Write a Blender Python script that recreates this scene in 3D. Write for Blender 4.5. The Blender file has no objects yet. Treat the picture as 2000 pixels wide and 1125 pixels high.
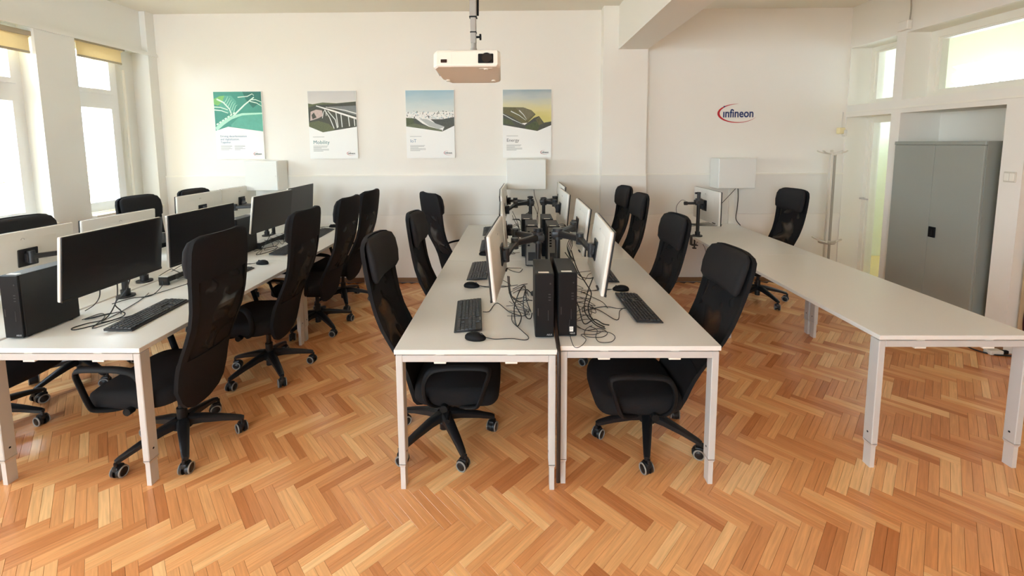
import bpy, bmesh, math, random
import numpy as np
from mathutils import Vector, Matrix

random.seed(7)
rng = np.random.default_rng(11)
R = math.radians
SC = bpy.context.scene
COL = SC.collection

# ------------------------------------------------------------------ camera
FPX, PPY = 825.02, 360.03          # focal length and height of the optical axis, in pixels of the 2000x1125 frame
PITCH, YAW, ROLL, CAMH = 0.0957033, -0.0123702, -0.0058078, 1.735
fwd = Vector((math.sin(YAW) * math.cos(PITCH), math.cos(YAW) * math.cos(PITCH), -math.sin(PITCH)))
rgt = Vector((math.cos(YAW), -math.sin(YAW), 0))
upv = rgt.cross(fwd)
r2 = rgt * math.cos(ROLL) + upv * math.sin(ROLL)
u2 = -rgt * math.sin(ROLL) + upv * math.cos(ROLL)
cam = bpy.data.cameras.new('camera')
cam.sensor_width = 36
cam.lens = FPX / 2000 * 36
cam.shift_y = -(562.5 - PPY) / 2000
cam.clip_start = 0.05
camo = bpy.data.objects.new('camera', cam)
camo.matrix_world = Matrix(((r2.x, u2.x, -fwd.x, 0), (r2.y, u2.y, -fwd.y, 0), (r2.z, u2.z, -fwd.z, CAMH), (0, 0, 0, 1)))
COL.objects.link(camo)
SC.camera = camo

# ------------------------------------------------------------------ sky, exposure
W = bpy.data.worlds.new('overcast_sky')
W.use_nodes = True
SC.world = W
bg = W.node_tree.nodes['Background']
bg.inputs[0].default_value = (0.80, 0.985, 1.14, 1)
bg.inputs[1].default_value = 9.3
SC.view_settings.view_transform = 'Standard'
SC.view_settings.look = 'None'
SC.view_settings.gamma = 1
SC.view_settings.use_curve_mapping = False
SC.view_settings.exposure = 1.47
SC.cycles.use_denoising = True
SC.cycles.max_bounces = 14
SC.cycles.diffuse_bounces = 10
SC.cycles.glossy_bounces = 5
SC.cycles.transparent_max_bounces = 12
SC.cycles.sample_clamp_indirect = 12
SC.cycles.caustics_reflective = False
SC.cycles.caustics_refractive = False


def portal(loc, rot, sx, sy):
    """marks a window opening so that the renderer samples the sky through it; gives no light of its own"""
    l = bpy.data.lights.new('window_portal', 'AREA')
    l.shape = 'RECTANGLE'
    l.size, l.size_y = sx, sy
    l.cycles.is_portal = True
    o = bpy.data.objects.new('window_portal', l)
    o.location = loc
    o.rotation_euler = rot
    COL.objects.link(o)


# ------------------------------------------------------------------ materials
def srgb(r, g, b):
    f = lambda c: (c / 255 / 12.92) if c / 255 <= 0.04045 else ((c / 255 + 0.055) / 1.055) ** 2.4
    return (f(r), f(g), f(b), 1)


MATS = {}


def mat(name, col, rough=0.5, metal=0.0, noise=0.0, nscale=20, bump=0.0, bscale=200, spec=0.5, coat=0.0, stretch=None):
    if name in MATS:
        return MATS[name]
    m = bpy.data.materials.new(name)
    m.use_nodes = True
    nt = m.node_tree
    b = nt.nodes['Principled BSDF']
    b.inputs['Base Color'].default_value = col
    b.inputs['Roughness'].default_value = rough
    b.inputs['Metallic'].default_value = metal
    b.inputs['Specular IOR Level'].default_value = spec
    b.inputs['Coat Weight'].default_value = coat
    tc = nt.nodes.new('ShaderNodeTexCoord')
    src = tc.outputs['Object']
    if stretch:
        mp = nt.nodes.new('ShaderNodeMapping')
        mp.inputs['Scale'].default_value = stretch
        nt.links.new(src, mp.inputs[0])
        src = mp.outputs[0]
    if noise:
        n = nt.nodes.new('ShaderNodeTexNoise')
        n.inputs['Scale'].default_value = nscale
        n.inputs['Detail'].default_value = 4
        nt.links.new(src, n.inputs['Vector'])
        mx = nt.nodes.new('ShaderNodeMix')
        mx.data_type = 'RGBA'
        mx.inputs[6].default_value = tuple(c * (1 - noise) for c in col[:3]) + (1,)
        mx.inputs[7].default_value = tuple(min(1, c * (1 + noise)) for c in col[:3]) + (1,)
        nt.links.new(n.outputs['Fac'], mx.inputs[0])
        nt.links.new(mx.outputs[2], b.inputs['Base Color'])
    if bump:
        n2 = nt.nodes.new('ShaderNodeTexNoise')
        n2.inputs['Scale'].default_value = bscale
        n2.inputs['Detail'].default_value = 3
        nt.links.new(src, n2.inputs['Vector'])
        bp = nt.nodes.new('ShaderNodeBump')
        bp.inputs['Strength'].default_value = bump
        bp.inputs['Distance'].default_value = 0.004
        nt.links.new(n2.outputs['Fac'], bp.inputs['Height'])
        nt.links.new(bp.outputs[0], b.inputs['Normal'])
    MATS[name] = m
    return m


def glass_mat(name, tint=(1, 1, 1, 1), fac=0.06):
    m = bpy.data.materials.new(name)
    m.use_nodes = True
    nt = m.node_tree
    nt.nodes.remove(nt.nodes['Principled BSDF'])
    t = nt.nodes.new('ShaderNodeBsdfTransparent')
    t.inputs[0].default_value = tint
    g = nt.nodes.new('ShaderNodeBsdfGlossy')
    g.inputs['Roughness'].default_value = 0.02
    mx = nt.nodes.new('ShaderNodeMixShader')
    mx.inputs[0].default_value = fac
    nt.links.new(t.outputs[0], mx.inputs[1])
    nt.links.new(g.outputs[0], mx.inputs[2])
    nt.links.new(mx.outputs[0], nt.nodes['Material Output'].inputs[0])
    return m


def mesh_fabric(name):
    """woven black net: about a sixth of it is holes, grouped in a loose ripple like the stretched cloth's"""
    m = mat(name, (0.011, 0.011, 0.012, 1), 0.8, bump=0.4, bscale=500, spec=0.25)
    nt = m.node_tree
    b = nt.nodes['Principled BSDF']
    tr = nt.nodes.new('ShaderNodeBsdfTransparent')
    mx = nt.nodes.new('ShaderNodeMixShader')
    tc = nt.nodes.new('ShaderNodeTexCoord')
    wv = nt.nodes.new('ShaderNodeTexNoise')
    wv.inputs['Scale'].default_value = 5.5
    wv.inputs['Detail'].default_value = 0.5
    wv.inputs['Distortion'].default_value = 1.6
    nt.links.new(tc.outputs['Object'], wv.inputs['Vector'])
    rp = nt.nodes.new('ShaderNodeMapRange')
    rp.inputs['From Min'].default_value = 0.5
    rp.inputs['From Max'].default_value = 0.75
    rp.inputs['To Min'].default_value = 0.03
    rp.inputs['To Max'].default_value = 0.36
    nt.links.new(wv.outputs['Fac'], rp.inputs['Value'])
    nt.links.new(rp.outputs[0], mx.inputs[0])
    nt.links.new(b.outputs[0], mx.inputs[1])
    nt.links.new(tr.outputs[0], mx.inputs[2])
    nt.links.new(mx.outputs[0], nt.nodes['Material Output'].inputs[0])
    return m


def wood_mat(name, per_object):
    m = bpy.data.materials.new(name)
    m.use_nodes = True
    nt = m.node_tree
    L = nt.links
    b = nt.nodes['Principled BSDF']
    if per_object:
        oi = nt.nodes.new('ShaderNodeObjectInfo')
        rnd = oi.outputs['Color']
        tc = nt.nodes.new('ShaderNodeTexCoord')
        along = tc.outputs['Object']          # plank meshes lie along their own x
    else:
        at = nt.nodes.new('ShaderNodeAttribute')
        at.attribute_name = 'tone'
        rnd = at.outputs['Fac']
        at2 = nt.nodes.new('ShaderNodeAttribute')
        at2.attribute_name = 'along'
        along = at2.outputs['Vector']
    ramp = nt.nodes.new('ShaderNodeValToRGB')
    cr = ramp.color_ramp
    cr.elements[0].position = 0.0
    cr.elements[0].color = WOOD[0]
    cr.elements[1].position = 1.0
    cr.elements[1].color = WOOD[-1]
    for i, c in enumerate(WOOD[1:-1]):
        e = cr.elements.new((i + 1) / (len(WOOD) - 1))
        e.color = c
    L.new(rnd, ramp.inputs[0])
    ml = nt.nodes.new('ShaderNodeMath')
    ml.operation = 'MULTIPLY'
    ml.inputs[1].default_value = 37.0
    L.new(rnd, ml.inputs[0])
    cb = nt.nodes.new('ShaderNodeCombineXYZ')
    L.new(ml.outputs[0], cb.inputs[0])
    L.new(ml.outputs[0], cb.inputs[2])
    ad = nt.nodes.new('ShaderNodeVectorMath')
    ad.operation = 'ADD'
    L.new(along, ad.inputs[0])
    L.new(cb.outputs[0], ad.inputs[1])
    mp = nt.nodes.new('ShaderNodeMapping')
    mp.inputs['Scale'].default_value = (5, 90, 5)
    L.new(ad.outputs[0], mp.inputs[0])
    n = nt.nodes.new('ShaderNodeTexNoise')
    n.inputs['Scale'].default_value = 1.0
    n.inputs['Detail'].default_value = 5
    n.inputs['Distortion'].default_value = 0.6
    L.new(mp.outputs[0], n.inputs['Vector'])
    mr = nt.nodes.new('ShaderNodeMapRange')
    mr.inputs['From Min'].default_value = 0.3
    mr.inputs['From Max'].default_value = 0.7
    mr.inputs['To Min'].default_value = 0.86
    mr.inputs['To Max'].default_value = 1.10
    L.new(n.outputs['Fac'], mr.inputs['Value'])
    mx = nt.nodes.new('ShaderNodeMix')
    mx.data_type = 'RGBA'
    mx.blend_type = 'MULTIPLY'
    mx.inputs[0].default_value = 1
    L.new(ramp.outputs[0], mx.inputs[6])
    L.new(mr.outputs[0], mx.inputs[7])
    L.new(mx.outputs[2], b.inputs['Base Color'])
    b.inputs['Roughness'].default_value = 0.2
    b.inputs['Specular IOR Level'].default_value = 0.5
    n2 = nt.nodes.new('ShaderNodeTexNoise')
    n2.inputs['Scale'].default_value = 9
    tcg = nt.nodes.new('ShaderNodeNewGeometry')
    L.new(tcg.outputs['Position'], n2.inputs['Vector'])
    bp = nt.nodes.new('ShaderNodeBump')
    bp.inputs['Strength'].default_value = 0.12
    bp.inputs['Distance'].default_value = 0.01
    L.new(n2.outputs['Fac'], bp.inputs['Height'])
    L.new(bp.outputs[0], b.inputs['Normal'])
    return m


WOOD = [srgb(198, 128, 78), srgb(217, 149, 95), srgb(226, 160, 104), srgb(231, 168, 111), srgb(239, 181, 122), srgb(248, 200, 142)]
WALL = mat('white_wall_paint', srgb(235, 231, 222), 0.7, noise=0.015, nscale=2.5, bump=0.05, bscale=120, spec=0.3)
WALLC = mat('cool_white_wall_paint', srgb(233, 233, 228), 0.7, noise=0.015, nscale=2.5, bump=0.05, bscale=120, spec=0.3)
WAINS = mat('grey_white_oil_paint', srgb(228, 225, 217), 0.45, noise=0.015, nscale=3, spec=0.4)
CEIL = mat('ceiling_paint', srgb(232, 228, 216), 0.8, noise=0.01, nscale=2, spec=0.2)
WHITEP = mat('white_gloss_paint', srgb(236, 232, 220), 0.35, noise=0.01)
PVC = mat('white_plastic_frame', srgb(238, 240, 242), 0.3)
OCHRE = mat('ochre_render', srgb(214, 190, 132), 0.9, noise=0.08, nscale=14, bump=0.3, bscale=60)
STONE = mat('pale_stone', srgb(190, 178, 150), 0.9, noise=0.2, nscale=3, bump=0.4, bscale=20)
HOUSE = mat('white_house_render', srgb(235, 232, 225), 0.9, noise=0.03)
ROOFM = mat('dark_roof_tile', srgb(120, 80, 62), 0.8, noise=0.1)
WINDK = mat('far_window_glass', srgb(120, 130, 140), 0.2)
GRASS = mat('pale_gravel_ground', srgb(176, 172, 160), 0.95, noise=0.15, nscale=4)
GLASS = glass_mat('clear_window_glass')
def blind_cloth():
    m = mat('cream_blind_cloth', srgb(240, 222, 176), 0.8, noise=0.03, nscale=60)
    nt = m.node_tree
    tl = nt.nodes.new('ShaderNodeBsdfTranslucent')
    tl.inputs[0].default_value = srgb(236, 226, 196)
    mx = nt.nodes.new('ShaderNodeMixShader')
    mx.inputs[0].default_value = 0.25
    nt.links.new(nt.nodes['Principled BSDF'].outputs[0], mx.inputs[1])
    nt.links.new(tl.outputs[0], mx.inputs[2])
    nt.links.new(mx.outputs[0], nt.nodes['Material Output'].inputs[0])
    return m


BLINDM = blind_cloth()
BLINDR = mat('beige_blind_rail', srgb(176, 164, 140), 0.5)
DESK = mat('white_desk_laminate', srgb(228, 227, 221), 0.33, noise=0.02, nscale=160, spec=0.5)
DESKED = mat('white_desk_edge', srgb(226, 222, 212), 0.4)
LEGM = mat('pale_grey_steel_paint', srgb(196, 194, 190), 0.35, noise=0.01, spec=0.5)
LEGT = mat('telescopic_steel', srgb(206, 202, 196), 0.3)
BLKF = mat('black_wool_fabric', (0.0095, 0.0095, 0.0105, 1), 0.9, noise=0.2, nscale=300, bump=0.5, bscale=600, spec=0.25)
BLKH = mat('charcoal_headrest_fabric', (0.017, 0.017, 0.019, 1), 0.9, noise=0.2, nscale=300, bump=0.5, bscale=600, spec=0.3)
BLKP = mat('black_plastic', (0.006, 0.006, 0.0065, 1), 0.6, spec=0.2)
BLKN = mat('black_nylon_base', (0.009, 0.009, 0.010, 1), 0.4, spec=0.4)
TREAD = mat('grey_caster_tread', srgb(140, 138, 132), 0.5)
NET = mesh_fabric('black_net_fabric')
MONB = mat('silver_white_plastic', srgb(222, 220, 212), 0.38, noise=0.01)
MONE = mat('black_monitor_edge', (0.012, 0.012, 0.012, 1), 0.4)
SCRN = mat('dark_screen', (0.010, 0.011, 0.013, 1), 0.32, spec=0.5)
ARMM = mat('black_powder_coat', (0.014, 0.014, 0.015, 1), 0.4, spec=0.5)
ARMG = mat('dark_grey_plastic', (0.03, 0.03, 0.031, 1), 0.4)
PCM = mat('black_computer_case', (0.016, 0.016, 0.016, 1), 0.5, noise=0.15, nscale=200, spec=0.35)
PCF = mat('black_front_panel', (0.005, 0.005, 0.0055, 1), 0.5, spec=0.2)
PCR = mat('bare_grey_steel', srgb(120, 118, 112), 0.45, metal=0.3)
LABEL = mat('white_paper_sticker', srgb(236, 232, 222), 0.6)
LABELG = mat('grey_print', srgb(150, 150, 150), 0.6)
KEYB = mat('black_keyboard_shell', (0.014, 0.014, 0.015, 1), 0.45)
KEYC = mat('black_keycaps', (0.03, 0.03, 0.031, 1), 0.5)
CABLE = mat('black_rubber_cable', (0.012, 0.012, 0.012, 1), 0.5)
CABW = mat('white_cable', srgb(220, 216, 206), 0.5)
CABR = mat('dark_red_cable', srgb(70, 20, 24), 0.5)
CABINET = mat('grey_green_steel', srgb(150, 154, 146), 0.35, noise=0.015, nscale=4, spec=0.5)
PROJ = mat('cream_projector_plastic', srgb(222, 218, 204), 0.4)
PROJB = mat('projector_underside', srgb(214, 210, 200), 0.45)
POLE = mat('grey_painted_pole', srgb(150, 146, 138), 0.4)
LENS = mat('dark_lens', (0.008, 0.008, 0.01, 1), 0.08)
LENSR = mat('lens_ring', (0.05, 0.05, 0.05, 1), 0.3)
IRW = mat('dark_red_sensor', srgb(46, 22, 18), 0.2)
BOXM = mat('white_grey_steel', srgb(226, 226, 220), 0.4)
COAT = mat('white_coat_stand', srgb(222, 216, 200), 0.35)
COATG = mat('grey_and_shaded_coat_stand', srgb(168, 162, 148), 0.4)  # plain grey fittings; on one upright it is shade put into the colour
TAN = mat('tan_door_veneer', srgb(188, 164, 130), 0.5, noise=0.06, nscale=6, stretch=(1, 1, 0.1))
BASEB = mat('brown_baseboard', srgb(138, 100, 66), 0.5, noise=0.1, nscale=10)
CREAM = mat('cream_plastic', srgb(232, 218, 170), 0.45)
POSTB = mat('poster_white', srgb(238, 238, 234), 0.5)
INKG = mat('poster_grey_ink', srgb(150, 152, 150), 0.6)
INKD = mat('poster_dark_ink', srgb(84, 92, 92), 0.6)
INKT = mat('poster_teal_ink', srgb(62, 128, 130), 0.6)
INKB = mat('poster_blue_ink', srgb(96, 130, 160), 0.6)
NAVY = mat('navy_logo_ink', srgb(30, 52, 104), 0.5)
RED = mat('red_logo_ink', srgb(190, 26, 40), 0.5)
REDD = mat('muted_red_logo_ink', srgb(190, 90, 96), 0.5)


# ------------------------------------------------------------------ mesh builder
class MB:
    def __init__(s):
        s.v, s.f, s.m = [], [], []

    def add(s, vs, fs, mi=0):
        o = len(s.v)
        s.v += [tuple(v) for v in vs]
        s.f += [tuple(i + o for i in f) for f in fs]
        s.m += [mi] * len(fs)
        return s

    def box(s, x0, x1, y0, y1, z0, z1, mi=0, M=None):
        vs = [Vector(p) for p in ((x0, y0, z0), (x1, y0, z0), (x1, y1, z0), (x0, y1, z0), (x0, y0, z1), (x1, y0, z1), (x1, y1, z1), (x0, y1, z1))]
        if M is not None:
            vs = [M @ v for v in vs]
        return s.add(vs, [(0, 3, 2, 1), (4, 5, 6, 7), (0, 1, 5, 4), (1, 2, 6, 5), (2, 3, 7, 6), (3, 0, 4, 7)], mi)

    def rbox(s, x0, x1, y0, y1, z0, z1, r=0.005, seg=2, mi=0, M=None):
        bm = bmesh.new()
        bmesh.ops.create_cube(bm, size=1)
        for v in bm.verts:
            v.co = Vector(((x0 + x1) / 2 + v.co.x * (x1 - x0), (y0 + y1) / 2 + v.co.y * (y1 - y0), (z0 + z1) / 2 + v.co.z * (z1 - z0)))
        bmesh.ops.bevel(bm, geom=bm.edges[:], offset=r, segments=seg, profile=0.5, affect='EDGES')
        bm.verts.index_update()
        vs = [v.co.copy() for v in bm.verts]
        fs = [[v.index for v in f.verts] for f in bm.faces]
        bm.free()
        if M is not None:
            vs = [M @ v for v in vs]
        return s.add(vs, fs, mi)

    def cyl(s, p0, p1, r0, r1=None, n=16, mi=0, cap=True):
        r1 = r0 if r1 is None else r1
        p0, p1 = Vector(p0), Vector(p1)
        d = (p1 - p0).normalized()
        a = d.orthogonal().normalized()
        b = d.cross(a)
        vs = []
        for p, r in ((p0, r0), (p1, r1)):
            for i in range(n):
                t = 2 * math.pi * i / n
                vs.append(p + a * (r * math.cos(t)) + b * (r * math.sin(t)))
        fs = [(i, (i + 1) % n, n + (i + 1) % n, n + i) for i in range(n)]
        if cap:
            fs += [tuple(range(n - 1, -1, -1)), tuple(range(n, 2 * n))]
        return s.add(vs, fs, mi)

    def ring(s, c, ax, R0, r, n=24, k=8, mi=0):
        c, d = Vector(c), Vector(ax).normalized()
        a = d.orthogonal().normalized()
        b = d.cross(a)
        vs, fs = [], []
        for i in range(n):
            t = 2 * math.pi * i / n
            q = a * math.cos(t) + b * math.sin(t)
            for j in range(k):
                u = 2 * math.pi * j / k
                vs.append(c + q * (R0 + r * math.cos(u)) + d * (r * math.sin(u)))
        for i in range(n):
            for j in range(k):
                fs.append((i * k + j, ((i + 1) % n) * k + j, ((i + 1) % n) * k + (j + 1) % k, i * k + (j + 1) % k))
        return s.add(vs, fs, mi)

    def tube(s, pts, r, n=7, mi=0, smooth=4, rx=None):
        """a round (or flattened: rx sideways radius) bar along a smoothed path"""
        P = [Vector(p) for p in pts]
        if smooth > 1 and len(P) > 2:
            Q = []
            for i in range(len(P) - 1):
                p0, p1, p2, p3 = P[max(i - 1, 0)], P[i], P[i + 1], P[min(i + 2, len(P) - 1)]
                for k in range(smooth):
                    t = k / smooth
                    Q.append(0.5 * ((2 * p1) + (p2 - p0) * t + (2 * p0 - 5 * p1 + 4 * p2 - p3) * t * t + (3 * p1 - p0 - 3 * p2 + p3) * t ** 3))
            Q.append(P[-1])
            P = Q
        d0 = (P[1] - P[0]).normalized()
        a = d0.orthogonal().normalized()
        if rx:
            a = Vector((0, 1, 0))
        vs, fs = [], []
        for i, p in enumerate(P):
            d = (P[min(i + 1, len(P) - 1)] - P[max(i - 1, 0)]).normalized()
            a = (a - d * a.dot(d))
            a = a.normalized() if a.length > 1e-6 else d.orthogonal().normalized()
            b = d.cross(a)
            for j in range(n):
                t = 2 * math.pi * j / n
                vs.append(p + a * ((rx or r) * math.cos(t)) + b * (r * math.sin(t)))
        for i in range(len(P) - 1):
            for j in range(n):
                fs.append((i * n + j, i * n + (j + 1) % n, (i + 1) * n + (j + 1) % n, (i + 1) * n + j))
        fs += [tuple(range(n - 1, -1, -1)), tuple((len(P) - 1) * n + j for j in range(n))]
        return s.add(vs, fs, mi)

    def prism(s, poly, z0, z1, M, mi=0):
        """poly in the local xy plane, raised from z0 to z1, then placed by M"""
        n = len(poly)
        vs = [M @ Vector((x, y, z0)) for x, y in poly] + [M @ Vector((x, y, z1)) for x, y in poly]
        fs = [tuple(range(n - 1, -1, -1)), tuple(range(n, 2 * n))] + [(i, (i + 1) % n, n + (i + 1) % n, n + i) for i in range(n)]
        return s.add(vs, fs, mi)

    def loft(s, rings, mi=0, cap=True):
        n = len(rings[0])
        vs = [p for r in rings for p in r]
        fs = []
        for i in range(len(rings) - 1):
            for j in range(n):
                fs.append((i * n + j, i * n + (j + 1) % n, (i + 1) * n + (j + 1) % n, (i + 1) * n + j))
        if cap:
            fs += [tuple(range(n - 1, -1, -1)), tuple((len(rings) - 1) * n + j for j in range(n))]
        return s.add(vs, fs, mi)

    def build(s, name, mats, parent=None, smooth=None, fix=True):
        me = bpy.data.meshes.new(name)
        me.from_pydata(s.v, [], s.f)
        for m in (mats if isinstance(mats, (list, tuple)) else [mats]):
            me.materials.append(m)
        me.polygons.foreach_set('material_index', s.m)
        if fix:
            bm = bmesh.new()
            bm.from_mesh(me)
            bmesh.ops.recalc_face_normals(bm, faces=bm.faces)
            bm.to_mesh(me)
            bm.free()
        if smooth:
            me.polygons.foreach_set('use_smooth', [True] * len(me.polygons))
            me.set_sharp_from_angle(angle=R(smooth))
        o = bpy.data.objects.new(name, me)
        COL.objects.link(o)
        if parent is not None:
            o.parent = parent
        return o


def tag(o, label, cat, group=None, kind=None):
    o['label'] = label
    o['category'] = cat
    if group:
        o['group'] = group
    if kind:
        o['kind'] = kind
    return o


def thing(name, label, cat, loc=(0, 0, 0), rz=0, group=None):
    o = bpy.data.objects.new(name, None)
    o.empty_display_size = 0.1
    COL.objects.link(o)
    o.location = loc
    o.rotation_euler = (0, 0, rz)
    return tag(o, label, cat, group)


def struct(o, label, cat):
    return tag(o, label, cat, kind='structure')


def copy_tree(o, parent=None):
    c = o.copy()
    COL.objects.link(c)
    c.parent = parent
    for ch in list(o.children):
        copy_tree(ch, c)
    return c


def text_mesh(body, size, name, m, parent, M, bold=0.0, ext=0.0004, shear=0.0, align='LEFT', sx=1.0):
    cu = bpy.data.curves.new(name, 'FONT')
    cu.body = body
    cu.size = size
    cu.extrude = ext
    cu.offset = bold
    cu.shear = shear
    cu.align_x = align
    cu.resolution_u = 3
    t = bpy.data.objects.new(name + '_curve', cu)
    COL.objects.link(t)
    dg = bpy.context.evaluated_depsgraph_get()
    me = bpy.data.meshes.new_from_object(t.evaluated_get(dg))
    bpy.data.objects.remove(t)
    me.transform(M @ Matrix.Diagonal((sx, 1, 1, 1)))
    me.materials.clear()
    me.materials.append(m)
    me.name = name
    o = bpy.data.objects.new(name, me)
    COL.objects.link(o)
    o.parent = parent
    return o


# ------------------------------------------------------------------ room shell
XL, XR, YB, YF, ZC = -4.37, 3.97, 5.20, -4.5, 3.31

# back wall with its pilaster, beam, wainscot and rails
b = MB().box(XL - 0.45, 4.40, YB, YB + 0.25, -0.02, ZC)
wb = struct(b.build('wall_back', WALL), 'white back wall with posters, pilaster and grey lower panels', 'wall')
b = MB().box(1.01, 1.53, 5.05, YB, 0, ZC)
struct(b.build('wall_pilaster', WALL), 'white pilaster on the back wall under the ceiling beam', 'pilaster')
b = MB().box(1.185, 1.525, YF, YB, 2.82, ZC)
struct(b.build('trim_1', WALL), 'white ceiling beam running from the pilaster towards the camera', 'beam')
for i, (x0, x1, y) in enumerate(((XL, 1.01, YB), (1.0, 1.54, 5.05), (1.53, XR, YB))):
    p = MB().box(x0, x1, y - 0.012, y, 0.862, 1.345).build('trim_%d' % (i + 2), WAINS)
    struct(p, ('grey wainscot board on back wall behind the two left desk rows', 'grey wainscot board wrapped on the pilaster front', 'grey wainscot board behind the table along the door side')[i], 'wainscot')
    MB().box(x0, x1, y - 0.02, y, 1.345, 1.362).build('rail', WHITEP, p)
    MB().box(x0, x1, y - 0.006, y, 0.80, 0.856).build('lower_strip', WALL, p)
p = MB().box(XL, 1.01, YB - 0.014, YB, 0, 0.055).box(1.53, XR, YB - 0.014, YB, 0, 0.055).box(1.0, 1.53, 5.036, 5.05, 0, 0.055).build('baseboard_back', BASEB)
struct(p, 'low brown wooden baseboard along the back wall', 'baseboard')

# ceiling, wall behind the camera
struct(MB().box(XL - 0.45, XR + 0.4, YF - 0.2, YB + 0.25, ZC, ZC + 0.15).build('ceiling', CEIL), 'plain off white ceiling over the office', 'ceiling')
FW = [(-3.9, -2.3), (-1.8, -0.5)]      # windows of the end wall behind the camera
b = MB().box(XL - 0.45, XR + 0.4, YF - 0.3, YF, -0.02, 0.9).box(XL - 0.45, XR + 0.4, YF - 0.3, YF, 2.9, ZC)
e3 = [XL - 0.45] + [v for r in FW for v in r] + [XR + 0.4]
for i in range(0, len(e3), 2):
    b.box(e3[i], e3[i + 1], YF - 0.3, YF, 0.9, 2.9)
struct(b.build('wall_front', WALL), 'white end wall with wide windows behind the camera', 'wall')
for i, (x0, x1) in enumerate(FW):
    w = bpy.data.objects.new('window_%d' % (11 + i), None)
    COL.objects.link(w)
    w.location = (x0, YF - 0.15, 0.9)
    struct(w, 'wide white window in the end wall behind the camera', 'window')
    w['group'] = 'windows in the end wall'
    f, wd = MB(), x1 - x0
    for xx in (0, wd / 2 - .04, wd - .08):
        f.box(xx, xx + .08, -.03, .03, .08, 1.92)
    f.box(0, wd, -.03, .03, 0, .08).box(0, wd, -.03, .03, 1.92, 2.0).build('window_frame', PVC, w)
    MB().box(.08, wd - .08, -.004, .004, .08, 1.92).build('pane', GLASS, w)
    portal(((x0 + x1) / 2, YF - 0.32, 1.9), (R(90), 0, 0), x1 - x0, 2.0)


# left wall: piers, sill wall, band above, ochre outer skin
XG = -4.56
FR = [(4.24, 4.815), (3.31, 3.885)] + [(2.38 - 0.935 * k, 2.955 - 0.935 * k) for k in range(0, 6)]     # window frames along Y
RC = [(4.24, 5.08)] + FR[1:]                                                           # the niches they sit in
b = MB().box(-4.58, XL, YF, YB, -0.02, 1.0)                  # wall under the sills
edges = [YB] + [v for r in RC for v in (r[1], r[0])] + [YF]
for i in range(0, len(edges), 2):
    b.box(-4.60, XL, edges[i + 1], edges[i], 1.0, 2.83)
b.box(-4.60, -4.44, YF, YB, 2.83, ZC)                        # band over the windows, set back
b.box(-4.60, XL, 5.08, YB, 2.83, ZC)                         # corner pilaster
b.box(-4.62, XG - 0.01, 4.815, 5.08, 1.0, 2.83)              # back of the wider niche
wl = struct(b.build('wall_left', WALLC), 'cool white window wall with deep piers between the windows', 'wall')
b = MB().box(-4.80, -4.585, YF - 0.2, YB + 0.25, -2.5, 1.0).box(-4.80, -4.60, YF - 0.2, YB + 0.25, 2.83, ZC + 0.3)
e2 = [YB + 0.25] + [v for r in FR for v in (r[1], r[0])] + [YF - 0.2]
for i in range(0, len(e2), 2):
    b.box(-4.80, -4.602, e2[i + 1], e2[i], 1.0, 2.83)
struct(b.build('wall_outside', OCHRE), 'ochre rendered outer skin and reveals of the window wall', 'wall')
p = MB().box(XL - 0.07, XL + 0.012, YF, YB, 2.825, 2.842).box(XL, XL + 0.018, YF, YB, 2.800, 2.825).build('trim_5', WALLC)
struct(p, 'thin white ledge running above the left windows to the corner', 'ledge')
p = MB().cyl((-4.52, 4.90, 1.02), (-4.52, 4.90, 2.60), 0.013, n=12).build('trim_6', WHITEP, smooth=40)
struct(p, 'white riser pipe in the niche beside the far left window', 'pipe')


def make_window(i, y0, y1):
    w = bpy.data.objects.new('window_%d' % i, None)
    COL.objects.link(w)
    w.location = (XG, y0, 1.03)
    nm = ('far left window with cream blind next to the back corner', 'left window nearer the camera, cut by the frame')
    struct(w, nm[i - 1] if i <= 2 else 'white plastic window on the left wall behind the camera', 'window')
    w['group'] = 'white windows on the left wall'
    wd, ht = y1 - y0, 1.80
    f = MB()
    t, x0, x1 = 0.055, -0.03, 0.03
    f.box(x0, x1, 0, t, 0, ht).box(x0, x1, wd - t, wd, 0, ht).box(x0, x1, t, wd - t, 0, 0.055).box(x0, x1, t, wd - t, ht - t, ht).box(x0, x1, t, wd - t, 1.165, 1.275)
    f.build('window_frame', PVC, w)
    for nm2, z0, z1, s in (('casement', 0.055, 1.165, 0.05), ('transom_sash', 1.275, ht - t, 0.045)):
        c = MB()
        a0, a1, cx0, cx1 = t, wd - t, -0.022, 0.048
        c.box(cx0, cx1, a0, a0 + s, z0, z1).box(cx0, cx1, a1 - s, a1, z0, z1).box(cx0, cx1, a0 + s, a1 - s, z0, z0 + s).box(cx0, cx1, a0 + s, a1 - s, z1 - s, z1)
        co = c.build(nm2, PVC, w)
        g = MB().box(-0.004, 0.004, a0 + s, a1 - s, z0 + s, z1 - s).build('pane', GLASS, co)
        if nm2 == 'casement':
            MB().rbox(0.048, 0.062, a0 + 0.012, a0 + 0.04, 0.50, 0.57, 0.004).tube([(0.06, a0 + 0.026, 0.55), (0.085, a0 + 0.026, 0.55), (0.09, a0 + 0.026, 0.53), (0.09, a0 + 0.026, 0.43)], 0.009, 8).build('handle', PVC, co, smooth=40)
    MB().rbox(0.0, 0.24, 0.0 - (0 if i > 1 else 0), wd + (0.26 if i == 1 else 0), -0.045, -0.005, 0.006).build('sill', WHITEP, w)
    portal((XG - 0.26, (y0 + y1) / 2, 1.93), (0, R(-90), 0), 1.80, wd)
    return w


for i, (y0, y1) in enumerate(FR):
    make_window(i + 1, y0, y1)

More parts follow.
